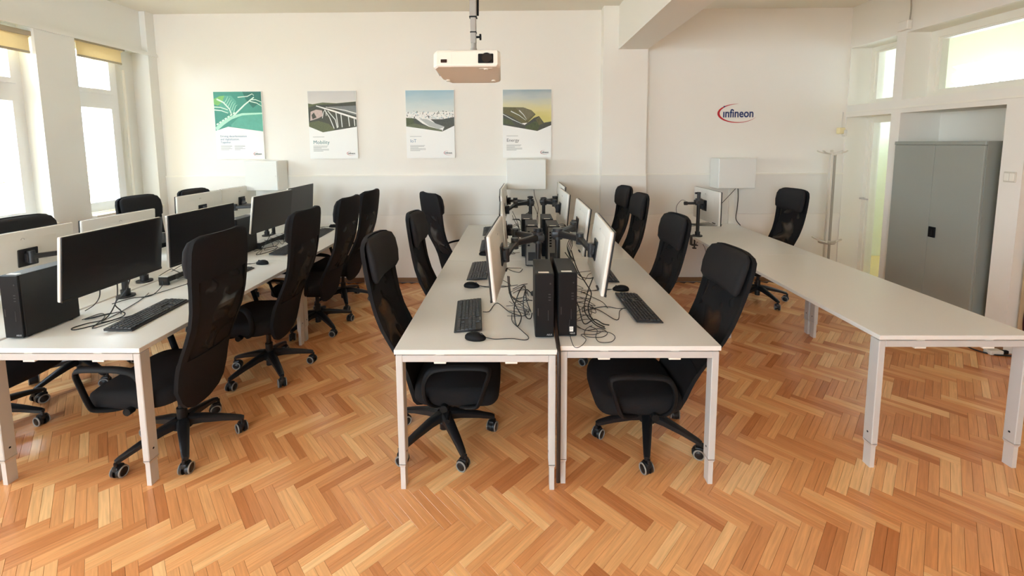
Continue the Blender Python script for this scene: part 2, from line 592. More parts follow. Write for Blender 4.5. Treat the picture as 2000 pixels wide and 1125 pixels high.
# roller blinds
for i, (y0, y1, zb, lab) in enumerate(((4.285, 4.80, 2.635, 'cream roller blind drawn partly down over the far left window'), (3.33, 3.90, 2.575, 'cream roller blind over the left window nearer the camera'))):
    t = thing('roller_blind', lab, 'blind', (-4.43, (y0 + y1) / 2, zb), 0, None)
    h = (y1 - y0) / 2
    MB().rbox(-0.035, 0.035, -h - 0.01, h + 0.012, 0.155, 0.20, 0.006).build('cassette', BLINDR, t)
    MB().cyl((0, -h, 0.165), (0, h, 0.165), 0.022, n=14).build('roller', BLINDM, t, smooth=40)
    MB().box(0.018, 0.021, -h + 0.005, h - 0.03, 0.012, 0.165).build('cloth', BLINDM, t)
    MB().rbox(0.012, 0.028, -h + 0.005, h - 0.03, 0.0, 0.022, 0.004).build('bottom_rail', BLINDR, t)

# right wall (thick, with niches to the corridor)
XW = 4.38
b = MB()
b.box(XR, XW, YF, 2.45, -0.02, ZC)                       # near stretch
b.box(XR + 0.10, XW, 2.45, 3.36, -0.02, 2.03)            # recess that holds the tan door
b.box(XR, XW, 2.45, 3.0, 2.165, ZC)
b.box(XR, XW, 3.36, 3.515, -0.02, 2.03)                  # pier with the switch
b.box(XR, XW, 4.468, 4.58, -0.02, 2.03)                  # column between the niches
b.box(XR, XW, 4.468, 4.58, 2.165, 2.84)
b.box(XR, XW, 5.185, YB, -0.02, 2.03)
b.box(XR, XW, 5.185, YB, 2.165, 2.84)
b.box(XR, XW, 3.0, YB, 2.84, ZC)                         # lintel band
b.box(XR, XW, 2.45, YB, 2.03, 2.165)                     # beam between lower and upper openings
b.box(XW, XW + 0.06, 3.515, 4.468, -0.02, 2.03)          # back of the cupboard niche
struct(b.build('wall_right', WALL), 'thick white wall with niches, glazing and a steel cupboard on the door side', 'wall')
p = MB().box(XR - 0.012, XR, YF, 5.19, 2.075, 2.093).build('trim_7', WHITEP)
struct(p, 'thin white cable duct running along the right wall above the niches', 'duct')
p = MB().box(XR - 0.012, XR, YF, 2.45, 0, 0.055).box(XR - 0.012, XR, 3.36, 3.515, 0, 0.055).build('baseboard_right', BASEB)
struct(p, 'low brown baseboard of the right wall', 'baseboard')
p = MB().box(XR + 0.06, XR + 0.10, 2.50, 3.33, 0, 2.03).build('door_2', TAN)
struct(p, 'tan veneered door in the recess nearest the camera', 'door')
MB().cyl((XR + 0.06, 2.58, 1.02), (XR + 0.0, 2.58, 1.02), 0.01, n=10).cyl((XR + 0.01, 2.58, 1.02), (XR + 0.01, 2.70, 1.02), 0.009, n=10).build('handle', LEGM, p)


def glazing(name, label, y0, y1, z0, z1, x, fw, cat='window', midrail=None, handle=False):
    o = bpy.data.objects.new(name, None)
    COL.objects.link(o)
    o.location = (x, y0, z0)
    struct(o, label, cat)
    w, h = y1 - y0, z1 - z0
    f = MB()
    f.box(-0.05, 0.05, 0, fw, 0, h).box(-0.05, 0.05, w - fw, w, 0, h).box(-0.05, 0.05, fw, w - fw, 0, fw).box(-0.05, 0.05, fw, w - fw, h - fw, h)
    f.box(-0.035, 0.035, fw, fw + 0.03, fw, h - fw).box(-0.035, 0.035, w - fw - 0.03, w - fw, fw, h - fw)
    f.box(-0.035, 0.035, fw + 0.03, w - fw - 0.03, fw, fw + 0.02).box(-0.035, 0.035, fw + 0.03, w - fw - 0.03, h - fw - 0.02, h - fw)
    f.build('frame', WHITEP, o)
    MB().box(-0.004, 0.004, fw + 0.03, w - fw - 0.03, fw + 0.02, h - fw - 0.02).build('pane', GLASS, o)
    if handle:
        MB().cyl((-0.05, w - 0.03, 1.05), (-0.10, w - 0.03, 1.05), 0.01, n=10).cyl((-0.095, w - 0.03, 1.05), (-0.095, w - 0.14, 1.05), 0.009, n=10).build('handle', LEGM, o)


glazing('door_1', 'white framed glazed door in the corner niche beside the coat stand', 4.58, 5.185, 0.0, 2.03, 4.27, 0.05, 'door', handle=True)
glazing('window_8', 'narrow glazed light above the corner door', 4.58, 5.185, 2.165, 2.84, 4.27, 0.05)
glazing('window_9', 'wide glazed clerestory above the grey cupboard', 3.0, 4.468, 2.165, 2.84, 4.27, 0.07)

# corridor behind the right wall, with a slatted window to the sky
b = MB()
b.box(XW - 0.2, XW, YB + 0.25, YB + 1.4, -0.02, ZC).box(XW, 6.2, YB + 1.2, YB + 1.4, -0.02, ZC).box(XW, 6.2, 0.6, 0.8, -0.02, ZC)
b.box(6.0, 6.2, 0.8, YB + 1.2, -0.02, 1.80).box(6.0, 6.2, 0.8, YB + 1.2, 2.76, ZC)
b.box(6.0, 6.2, 5.95, YB + 1.2, 1.80, 2.76).box(6.0, 6.2, 0.8, 4.20, 1.80, 2.76)
struct(b.build('wall_corridor', mat('corridor_paint', srgb(226, 227, 205), 0.7)), 'pale corridor walls seen through the glazing on the door side', 'wall')
struct(MB().box(XR, 6.2, 0.6, YB + 1.4, ZC, ZC + 0.15).build('ceiling_corridor', CEIL), 'corridor ceiling beyond the glazed wall', 'ceiling')
struct(MB().box(XW, 6.2, 0.6, YB + 1.4, -0.12, -0.003).build('floor_corridor', mat('corridor_floor', srgb(206, 176, 120), 0.4)), 'ochre corridor floor beyond the glazed door', 'floor')
o = bpy.data.objects.new('window_10', None)
COL.objects.link(o)
o.location = (6.05, 4.20, 1.80)
struct(o, 'bright corridor window behind horizontal slats', 'window')
f = MB()
for y in (0, 0.85, 1.70):
    f.box(-0.03, 0.03, y, y + 0.05, 0.05, 0.91)
f.box(-0.03, 0.03, 0, 1.75, 0, 0.05).box(-0.03, 0.03, 0, 1.75, 0.91, 0.96)
f.build('frame', PVC, o)
for k in range(10):
    M = Matrix.Translation((-0.09, 0.875, 0.045 + k * 0.098)) @ Matrix.Rotation(R(30), 4, 'Y')
    MB().box(-0.032, 0.032, -0.87, 0.87, -0.0015, 0.0015, 0, M).build('slat', PVC, o)
MB().tube([(-0.15, 1.35, 0.94), (-0.15, 1.20, 0.86), (-0.15, 1.12, 0.65), (-0.15, 1.09, 0.3)], 0.012, 8).build('pull_cord', PVC, o, smooth=40)
portal((6.22, 5.07, 2.28), (0, R(90), 0), 0.96, 1.75)

# ------------------------------------------------------------------ floor: herringbone laid in pairs of narrow planks
fl = struct(MB().box(XL - 0.45, XR + 0.42, YF - 0.2, YB + 0.25, -0.12, -0.0075).build('floor', mat('dark_joint_filler', srgb(70, 44, 26), 0.7)), 'honey coloured herringbone parquet floor with worn varnish', 'floor')
PW, PL, PITCHX = 0.0400, 0.2807, 0.1130
d1 = Vector((1, -1, 0)).normalized()
d2 = Vector((1, 1, 0)).normalized()
X0, Y0 = -1.1556, 2.0
planks = []                                     # centre, direction index
rowp = 2 * PL / math.sqrt(2)
UW = 2 * PW
for row in range(-18, 10):
    for k in range(-42, 62):
        T = Vector((X0 + k * PITCHX, Y0 + row * rowp, 0))
        for h in (0, 1):                        # falling pair, then rising pair
            planks.append((T + d1 * (PL / 2) - d2 * (PW * (h + 0.5)), 0))
        TL = T - d2 * UW
        for h in (0, 1):
            planks.append((TL + d2 * (PL / 2) - d1 * (PW * (h + 0.5)), 1))
planks = [p for p in planks if XL + 0.02 < p[0].x < XR + 0.42 and YF + 0.1 < p[0].y < YB - 0.02]
Minv = camo.matrix_world.inverted()


def screen(p):
    q = Minv @ Vector(p)
    if q.z > -0.05:
        return None
    return 1000 + FPX * q.x / -q.z, PPY - FPX * q.y / -q.z, -q.z


def in_view(p):
    s = screen(p)
    return bool(s) and -15 < s[0] < 2015 and s[1] < 1140


vis = sorted((p for p in planks if in_view(p[0])), key=lambda p: -screen(p[0])[1])
near = set(id(p) for p in vis[:298])
WOODA, WOODB = wood_mat('parquet_varnish', True), wood_mat('parquet_varnish_far', False)
g = 0.0005
hl, hw_ = PL / 2 - g, PW / 2 - g
c_ = 0.0006
pv = [(-hl, -hw_, -0.009), (hl, -hw_, -0.009), (hl, hw_, -0.009), (-hl, hw_, -0.009),
      (-hl, -hw_, -c_), (hl, -hw_, -c_), (hl, hw_, -c_), (-hl, hw_, -c_),
      (-hl + c_, -hw_ + c_, 0), (hl - c_, -hw_ + c_, 0), (hl - c_, hw_ - c_, 0), (-hl + c_, hw_ - c_, 0)]
pf = [(8, 9, 10, 11)] + [(4 + i, 4 + (i + 1) % 4, 8 + (i + 1) % 4, 8 + i) for i in range(4)] + [(i, (i + 1) % 4, 4 + (i + 1) % 4, 4 + i) for i in range(4)]
first = None
big_v, big_f, tones, alongs = [], [], [], []
n_pl, pair = 0, 0.5
for p in planks:
    ang = -math.pi / 4 if p[1] == 0 else math.pi / 4
    dz = rng.uniform(-0.0007, 0.0)
    if n_pl % 2 == 0:
        pair = rng.beta(1.6, 1.6)
    n_pl += 1
    t = float(np.clip(pair + rng.normal(0, 0.16), 0, 1))
    if id(p) in near:
        if first is None:
            mb = MB()
            mb.add(pv, pf)
            o = mb.build('plank', WOODA, fl, fix=False)
            first = o
        else:
            o = first.copy()
            COL.objects.link(o)
            o.parent = fl
        o.location = (p[0].x, p[0].y, dz)
        o.color = (t, t, t, 1)
        o.rotation_euler = (rng.normal(0, 0.001), rng.normal(0, 0.0006), ang)
    else:
        base = len(big_v)
        ca, sa = math.cos(ang), math.sin(ang)
        tl = rng.normal(0, 0.001)
        for (x, y, z) in pv:
            big_v.append((p[0].x + x * ca - y * sa, p[0].y + x * sa + y * ca, z + dz + y * tl))
            alongs.append((x + 0.3, y, z))
            tones.append(t)
        big_f += [tuple(i + base for i in f) for f in pf]
me = bpy.data.meshes.new('parquet')
me.from_pydata(big_v, [], big_f)
a = me.attributes.new('tone', 'FLOAT', 'POINT')
a.data.foreach_set('value', tones)
a = me.attributes.new('along', 'FLOAT_VECTOR', 'POINT')
a.data.foreach_set('vector', np.array(alongs, dtype=np.float32).ravel())
me.materials.append(WOODB)
o = bpy.data.objects.new('parquet', me)
COL.objects.link(o)
o.parent = fl
o['kind'] = 'stuff'

# ------------------------------------------------------------------ outdoors
struct(MB().box(-40, -4.8, -25, 40, -3.2, -3.0).build('ground_outside', GRASS), 'pale ground outside the left windows', 'ground')
t = thing('stone_wall', 'pale rough stone retaining wall outside the left windows', 'wall', (-9.0, 8, -3.0))
n = 0
MB().box(-0.5, 0.0, -12, 14, 0, 4.62).build('wall_core', STONE, t)
for row in range(11):
    y = -2 - (row % 2) * 0.25
    while y < 13:
        ln = random.uniform(0.45, 0.85)
        M = Matrix.Translation((0.03, y + ln / 2, 2.2 + row * 0.225)) @ Matrix.Rotation(random.uniform(-0.03, 0.03), 4, 'X')
        MB().rbox(-0.06, random.uniform(0.03, 0.09), -ln / 2 + 0.015, ln / 2 - 0.015, -0.10, 0.10, 0.03, 1, 0, M).build('stone', STONE, t)
        y += ln
t = thing('house', 'white rendered house across from the far left window', 'building', (-17, 15, -3.0))
MB().box(-6, 0, -10, 12, 0, 8.5).build('wall', HOUSE, t)
MB().add([(-6.5, -10.5, 8.5), (0.5, -10.5, 8.5), (0.5, 12.5, 8.5), (-6.5, 12.5, 8.5), (-3, -8, 11), (-3, 10, 11)], [(0, 3, 2, 1), (0, 1, 4), (1, 2, 5, 4), (2, 3, 5), (3, 0, 4, 5)]).build('roof', ROOFM, t)
for z in (3.4, 6.0):
    for y in (-8, -5, -2, 1, 4, 7, 10):
        f = MB().box(0, 0.06, y - 0.65, y + 0.65, z, z + 0.1).box(0, 0.06, y - 0.65, y + 0.65, z + 1.4, z + 1.5).box(0, 0.06, y - 0.65, y - 0.55, z + .1, z + 1.4).box(0, 0.06, y + 0.55, y + 0.65, z + .1, z + 1.4).box(0, 0.06, y - 0.04, y + 0.04, z + .1, z + 1.4).build('window', HOUSE, t)
        MB().box(0, 0.02, y - 0.55, y + 0.55, z + .1, z + 1.4).build('pane', WINDK, f)


# ------------------------------------------------------------------ tables
def make_table(wd, ln):
    t = thing('desk', '', 'desk')
    MB().rbox(0, wd, 0, ln, 0.716, 0.74, 0.0025, 2).build('tabletop', DESK, t)
    lw, ld, ins = 0.034, 0.058, 0.006
    for (x0, x1) in ((ins, ins + lw), (wd - ins - lw, wd - ins)):
        for (y0, y1) in ((ins, ins + ld), (ln - ins - ld, ln - ins)):
            lg = MB().rbox(x0, x1, y0, y1, 0.135, 0.709, 0.003, 1).build('leg', LEGM, t)
            MB().add([(x0, y0, .135), (x1, y0, .135), (x1, y1, .135), (x0, y1, .135), (x0 + .005, y0 + .006, .118), (x1 - .005, y0 + .006, .118), (x1 - .005, y1 - .006, .118), (x0 + .005, y1 - .006, .118)],
                     [(0, 1, 5, 4), (1, 2, 6, 5), (2, 3, 7, 6), (3, 0, 4, 7)]).box(x0 + .005, x1 - .005, y0 + .006, y1 - .006, 0.0, 0.118).build('foot', LEGT, lg)
            MB().cyl((x0 + lw / 2 - .018, (y0 + y1) / 2, 0.19), (x0 + lw / 2 + .018, (y0 + y1) / 2, 0.19), 0.005, n=10).build('screw', BLKP, lg)
    for (y0, y1) in ((ins, ins + 0.034), (ln - ins - 0.034, ln - ins)):
        MB().rbox(ins + lw, wd - ins - lw, y0, y1, 0.675, 0.709, 0.002, 1).build('end_rail', LEGM, t)
        for fx in (0.28, 0.72):
            MB().rbox(wd * fx - 0.03, wd * fx + 0.03, y0 + 0.004, y1 - 0.004, 0.664, 0.676, 0.002, 1).box(wd * fx - .02, wd * fx + .02, y0 + .006, y1 - .006, 0.7085, 0.7165).build('bracket', WHITEP, t)
    for x0 in (0.12, wd - 0.16):
        MB().box(x0, x0 + 0.04, ins + 0.034, ln - ins - 0.034, 0.678, 0.709).build('side_rail', LEGM, t)
    for x0 in (0.0495, wd - 0.0505):
        for y in (0.2, ln / 2, ln - 0.2):
            pass
    return t


T_ = [(-0.605, 1.96, 'nearest white desk left of the gap in the middle pair, bearing two keyboards'),
      (-0.605, 3.55, 'rear white desk left of the gap in the middle pair'),
      (0.205, 2.0, 'nearest white desk right of the gap in the middle pair, bearing tangled cables'),
      (0.205, 3.59, 'rear white desk right of the gap in the middle pair'),
      (-2.665, 1.975, 'nearest white desk of the left block on its aisle side'),
      (-2.665, 3.565, 'rear white desk of the left block on its aisle side'),
      (-3.485, 1.975, 'nearest white desk of the left block on its window side'),
      (-3.485, 3.565, 'rear white desk of the left block on its window side')]
tb = make_table(0.795, 1.585)
for i, (x, y, lab) in enumerate(T_):
    o = tb if i == 0 else copy_tree(tb)
    o.location = (x, y, 0)
    tag(o, lab, 'desk', 'white office desks')
o = copy_tree(tb)
o.location = (1.866, 2.115, 0)
tag(o, 'empty white table by the steel cupboard, the one nearer the camera', 'table', 'white tables along the door side')
o = make_table(0.795, 1.475)
o.location = (1.866, 3.704, 0)
tag(o, 'white table against the back wall carrying one monitor on a black pole', 'table', 'white tables along the door side')


# ------------------------------------------------------------------ chairs
PROF = [(-0.115, 0.285, 0.0679), (-0.13, 0.315, 0.1212), (-0.142, 0.36, 0.16), (-0.158, 0.44, 0.1892), (-0.185, 0.53, 0.1934), (-0.222, 0.61, 0.1972), (-0.262, 0.69, 0.199), (-0.305, 0.78, 0.2046), (-0.333, 0.87, 0.212), (-0.35, 0.96, 0.2195), (-0.362, 1.05, 0.2241), (-0.373, 1.13, 0.2241), (-0.382, 1.195, 0.2195), (-0.388, 1.235, 0.2065), (-0.39, 1.255, 0.1814), (-0.391, 1.264, 0.1395)]


def prof_at(z):
    zs = [p[1] for p in PROF]
    return float(np.interp(z, zs, [p[0] for p in PROF])), float(np.interp(z, zs, [p[2] for p in PROF]))


def make_chair():
    t = thing('swivel_chair', '', 'chair')
    # back shell: a curved sheet with thickness, split into net field and padded border
    NU = 14
    zs = np.concatenate([[p[1] for p in PROF[:4]], np.linspace(0.5, 1.12, 14), [p[1] for p in PROF[12:]]])

    def pt(z, u, off):
        x, hw = prof_at(z)
        return Vector((x + 0.032 * (abs(u) ** 2.2) * min(1, (z - .2) / .4) + off, u * hw, z))

    def sheet(z_list, us, off0, off1, mb):
        nz, nu = len(z_list), len(us)
        vs = [pt(z, u, off0) for z in z_list for u in us] + [pt(z, u, off1) for z in z_list for u in us]
        fs = []
        N = nz * nu
        for i in range(nz - 1):
            for j in range(nu - 1):
                q = (i * nu + j, i * nu + j + 1, (i + 1) * nu + j + 1, (i + 1) * nu + j)
                fs += [q, tuple(N + k for k in reversed(q))]
        rim = [j for j in range(nu)] + [i * nu + nu - 1 for i in range(1, nz)] + [(nz - 1) * nu + j for j in range(nu - 2, -1, -1)] + [i * nu for i in range(nz - 2, 0, -1)]
        for a, b2 in zip(rim, rim[1:] + rim[:1]):
            fs.append((a, b2, N + b2, N + a))
        mb.add(vs, fs)
    us = np.linspace(-1, 1, NU + 1)
    mb = MB()
    sheet([z for z in zs if 0.57 < z < 1.03], us[1:-1], -0.003, 0.006, mb)
    mb.build('backrest_net', NET, t, smooth=60)
    mb = MB()
    sheet([z for z in zs if z < 0.6], us, -0.010, 0.014, mb)
    mb.build('lower_back_pad', BLKF, t, smooth=50)
    mb = MB()
    sheet([z for z in zs if z > 0.98], us, -0.010, 0.012, mb)
    mb.build('upper_back_pad', BLKF, t, smooth=50)
    for sgn in (-1, 1):
        mb = MB()
        sheet([z for z in zs if 0.55 < z < 1.05], sorted((sgn * 0.84, sgn * 0.92, sgn * 1.0)), -0.009, 0.011, mb)
        mb.build('back_border', BLKF, t, smooth=50)
    # headrest
    rings = []
    for (z, d, w, xo) in ((1.030, 0.012, .146, .012), (1.037, 0.036, .180, .013), (1.062, 0.054, .205, .013), (1.13, 0.062, .214, .013), (1.20, 0.058, .212, .013), (1.24, 0.044, .197, .012), (1.258, 0.022, .155, .010)):
        x, _ = prof_at(z)
        ring = []
        for k in range(20):
            a = 2 * math.pi * k / 20
            cx, sy = math.cos(a), math.sin(a)
            uy = math.copysign(abs(sy) ** 0.5, sy)
            ux = math.copysign(abs(cx) ** 0.7, cx)
            yy = uy * w
            ring.append(Vector((x + xo + d / 2 + ux * d / 2 + 0.028 * (abs(uy) ** 2.2), yy, z)))
        rings.append(ring)
    MB().loft(rings).build('headrest', BLKH, t, smooth=70)
    # seat cushion
    rings = []
    for (z, s) in ((.372, .86), (.380, .95), (.40, 1.0), (.435, 1.0), (.462, .965), (.474, .88)):
        ring = []
        for k in range(32):
            a = 2 * math.pi * k / 32
            ux = math.copysign(abs(math.cos(a)) ** 0.42, math.cos(a))
            uy = math.copysign(abs(math.sin(a)) ** 0.42, math.sin(a))
            x = 0.10 + ux * 0.235 * s
            ring.append(Vector((x, uy * 0.255 * s, z - 0.03 * max(0, (x - .18) / .17) ** 2 + 0.008 * uy * uy)))
        rings.append(ring)
    MB().loft(rings).build('seat', BLKF, t, smooth=60)
    # mechanism and gas lift
    MB().rbox(-0.11, 0.15, -0.085, 0.085, 0.325, 0.378, 0.015, 2).rbox(-0.122, -0.05, -0.05, 0.05, 0.33, 0.40, 0.012, 2).build('tilt_mechanism', BLKP, t, smooth=40)
    MB().cyl((0.05, -0.08, .345), (0.07, -0.27, .335), .007, n=8).cyl((0.07, -0.22, .336), (0.072, -0.29, .333), .012, n=8).build('lever', BLKP, t, smooth=40)
    MB().cyl((0, 0, 0.06), (0, 0, 0.23), 0.026, n=16).cyl((0, 0, 0.23), (0, 0, 0.335), 0.017, n=16).build('gas_lift', BLKN, t, smooth=40)
    MB().cyl((0, 0, 0.115), (0, 0, 0.165), 0.052, 0.044, n=20).build('hub', BLKN, t, smooth=40)
    # armrests: flat loops from the back to the front of the seat
    for sgn in (-1, 1):
        path = [(0.03, sgn * .20, .378), (-0.01, sgn * .245, .392), (-0.045, sgn * .268, .44), (-0.05, sgn * .278, .53), (-0.015, sgn * .282, .600), (0.06, sgn * .284, .622), (0.17, sgn * .284, .626), (0.262, sgn * .284, .622), (0.290, sgn * .282, .597), (0.268, sgn * .281, .52), (0.238, sgn * .278, .43), (0.215, sgn * .270, .400), (0.15, sgn * .24, .385), (0.11, sgn * .20, .378)]
        ar = MB().tube(path, 0.0105, 10, smooth=4, rx=0.019).build('armrest', BLKP, t, smooth=60)
        MB().cyl((0.05, sgn * .245, .392), (0.05, sgn * .278, .392), .02, n=12).build('arm_knob', BLKP, ar, smooth=40)
    # five-star base
    for k in range(5):
        mb = MB()
        rings = []
        for (x, z, w, h) in ((.03, .146, .030, .026), (.10, .140, .027, .022), (.20, .118, .022, .016), (.285, .094, .017, .013), (.302, .088, .012, .011)):
            rings.append([Vector((x, w * c, z + h * s2)) for c, s2 in ((-1, -.75), (-.55, -1), (.55, -1), (1, -.75), (1, .55), (.6, 1), (-.6, 1), (-1, .55))])
        mb.loft(rings)
        lg = mb.build('base_leg', BLKN, t, smooth=40)
        cs = MB()
        for s3 in (-1, 1):
            cs.cyl((0, s3 * .008, .031), (0, s3 * .026, .031), .031, .029, n=22, mi=0)
            cs.ring((0, s3 * .0245, .031), (0, 1, 0), .0262, .0042, 22, 6, 1)
            cs.cyl((0, s3 * .0255, .031), (0, s3 * .0275, .031), .020, .017, n=18, mi=0)
        cs.cyl((-.010, -.010, .031), (-.010, .010, .031), .026, n=16, mi=0)
        cs.cyl((.016, 0, .045), (.016, 0, .088), .0085, n=10, mi=0)
        cs.rbox(-.020, .026, -.017, .017, .038, .068, .008, 2, 0)
        c = cs.build('caster', [BLKN, TREAD], lg, smooth=40)
        c.location = (0.288, 0, 0)
        c.rotation_euler = (0, 0, 0)
        lg.rotation_euler = (0, 0, 2 * math.pi * k / 5)
    return t


ROW_M, ROW_N = 'chairs along the left side of the middle desks', 'chairs along the right side of the middle desks'
ROW_L, ROW_W = 'chairs on the aisle side of the left block', 'chairs on the window side of the left block'
CH = [(-0.44, 2.355, 0, -60, 0.035, 1, 'black high-back chair tucked under the nearest middle desk, left of the keyboard and mouse', ROW_M),
      (-0.42, 3.12, 2, -40, 0.035, 0, 'black high-back chair second from the front on the left side of the middle desks', ROW_M),
      (-0.645, 4.6, 38, 10, 0.03, 0, 'black high-back chair turned askew beside the rear middle desk, back to the aisle', ROW_M),
      (0.76, 2.36, 181, 37, 0.085, 8.5, 'black high-back chair tucked under the nearest middle desk on the side facing the cupboard', ROW_N),
      (0.79, 3.10, 181, 20, 0.045, 3.5, 'black high-back chair second from the front on the cupboard side of the middle desks', ROW_N),
      (0.86, 4.1, 180, 60, 0.02, 0, 'black chair third from the front on the cupboard side of the middle desks', ROW_N),
      (0.87, 4.72, 184, 0, 0.01, 0, 'black chair nearest the back wall and pilaster on the cupboard side of the middle desks', ROW_N),
      (-1.95, 2.29, 180, -50, 0.012, -4, 'nearest black net-back chair at the left block, its light see-through back to the camera', ROW_L),
      (-1.905, 3.08, 181, -45, 0, -1, 'second black net-back chair from the front along the aisle of the left block', ROW_L),
      (-1.9, 3.86, 178, -40, 0, 0, 'third black chair from the front along the aisle of the left block', ROW_L),
      (-1.92, 4.5, 176, -62, 0.01, 0, 'rearmost black chair along the aisle of the left block, near the wall', ROW_L),
      (2.645, 4.56, 183, -80, 0.03, 0, 'black net-back chair behind the table with the single monitor, beside the coat stand', 'chairs at the door side table'),
      (-3.27, 2.4, 0, 12, 0.02, 0, 'black chair under the window side desk nearest the camera, only its base and seat showing', ROW_W),
      (-3.28, 2.99, 0, -20, 0.035, 0, 'black chair behind the silver monitor nearest the left window, top of headrest showing', ROW_W),
      (-3.28, 3.96, 0, 30, 0, 0, 'black chair before the far left window, headrest above the silver monitors', ROW_W),
      (-3.28, 4.66, 0, 0, 0.01, 0, 'black chair in the back corner by the window pier, headrest beside the rear silver monitors', ROW_W)]
ch0 = make_chair()
UPPER = ('backrest_net', 'lower_back_pad', 'upper_back_pad', 'back_border', 'headrest')
for i, (x, y, f, sw, drop, rec, lab, grp) in enumerate(CH):   # drop: gas lift lowered; rec: back reclined, degrees
    o = ch0 if i == 0 else copy_tree(ch0)
    o.location = (x, y, 0)
    o.rotation_euler = (0, 0, R(f))
    tag(o, lab, 'chair', grp)
    k = 0
    for c in o.children:
        nm = c.name.split('.')[0]
        if nm in UPPER:
            piv = Matrix.Translation((-0.13, 0, 0.43 - drop))
            c.matrix_local = piv @ Matrix.Rotation(R(-rec), 4, 'Y') @ Matrix.Translation((0.13, 0, -0.43))
        elif nm in ('seat', 'tilt_mechanism', 'lever', 'armrest'):
            c.location = (0, 0, -drop)
        if c.name.startswith('base_leg'):
            c.rotation_euler = (0, 0, R(72 * k + sw - f))
            k += 1
            for cc in c.children:
                cc.rotation_euler = (0, 0, R(random.uniform(-70, 70)))


# ------------------------------------------------------------------ monitors
def make_monitor():
    """local: screen looks along +x, length along y, origin at the centre of the panel"""
    t = thing('monitor', '', 'monitor')
    hl, hh = 0.305, 0.1725
    MB().rbox(-0.022, -0.002, -hl, hl, -hh, hh, 0.008, 3).loft([[Vector((-0.02, sy * (.19), sz * (.12))) for sy, sz in ((-1, -1), (1, -1), (1, 1), (-1, 1))], [Vector((-0.034, sy * (.15), sz * (.095))) for sy, sz in ((-1, -1), (1, -1), (1, 1), (-1, 1))]]).build('back_cover', MONB, t, smooth=40)
    MB().rbox(-0.003, 0.006, -hl, hl, -hh, hh, 0.003, 2).build('bezel', MONE, t)
    MB().box(0.006, 0.0072, -hl + .006, hl - .006, -hh + .016, hh - .006).build('screen', SCRN, t)
    MB().rbox(0.0055, 0.0085, -hl, hl, -hh, -hh + .014, 0.001, 1).build('chin', MONE, t)
    MB().ring((-0.0225, 0.012, 0.115), (1, 0, 0), 0.010, 0.0012, 16, 5).ring((-0.0225, 0.012, 0.095), (1, 0, 0), 0.010, 0.0012, 16, 5).build('emblem', LABELG, t)
    for k in range(3):
        MB().rbox(-0.033, -0.018, -0.24 + k * .022, -0.228 + k * .022, -hh + .012, -hh + .02, 0.002, 1).build('button', MONE, t)
    return t


MG1, MG2, MG3, MG4 = 'monitors on the left side of the middle desks', 'monitors on the right side of the middle desks', 'monitors on the aisle side of the left block', 'monitors on the window side of the left block'
# x, y, z centre, yaw (screen direction), tilt, label, group
MON = [(-0.125, 2.385, 1.10, 176, -5, 'white backed monitor nearest the camera left of the two standing computers', MG1),
       (-0.115, 3.08, 1.10, 182, -4, 'white backed monitor hidden behind the first one left of the middle gap', MG1),
       (-0.155, 4.045, 1.10, 182, -4, 'white backed monitor third from the front left of the middle gap', MG1),
       (-0.15, 4.675, 1.10, 178, -4, 'white backed monitor nearest the back wall left of the middle gap', MG1),
       (0.488, 2.42, 1.115, -3, -8, 'large white backed monitor nearest the camera above the tangled cables', MG2),
       (0.500, 3.26, 1.10, 0, -7, 'white backed monitor second from the front on the cable side of the middle desks', MG2),
       (0.455, 4.12, 1.10, 2, -5, 'white backed monitor third from the front on the cable side of the middle desks', MG2),
       (0.500, 4.79, 1.10, 1, -4, 'white backed monitor nearest the pilaster on the middle desks', MG2),
       (-2.325, 2.375, 1.105, 0, -6, 'dark screen nearest the camera beside the big black computer on the left block', MG3),
       (-2.265, 2.985, 1.11, -2, -2, 'second dark screen from the camera on the left block, above the power bar', MG3),
       (-2.365, 4.02, 1.105, -2, -8, 'third dark screen from the camera on the left block, tilted forward', MG3),
       (-2.47, 4.76, 1.10, 3, -4, 'rearmost dark grey screen of the left block, near the back wall', MG3),
       (-3.235, 2.665, 1.02, 180, 3, 'silver backed monitor nearest the camera on the window side', MG4),
       (-3.205, 3.315, 1.02, 178, 3, 'silver backed monitor second from the camera on the window side', MG4),
       (-3.225, 4.20, 1.085, 181, 2, 'silver backed monitor third on the window side, before the window corner chair', MG4),
       (-3.245, 4.84, 1.085, 180, 2, 'silver backed monitor nearest the back wall on the window side', MG4),
       (2.035, 4.50, 1.07, 0, 0, 'white backed monitor alone on the table by the coat stand', None)]
mo0 = make_monitor()
for i, (x, y, z, yaw, tilt, lab, grp) in enumerate(MON):
    o = mo0 if i == 0 else copy_tree(mo0)
    o.location = (x, y, z)
    o.rotation_euler = (0, R(-tilt), R(yaw))
    tag(o, lab, 'monitor', grp)


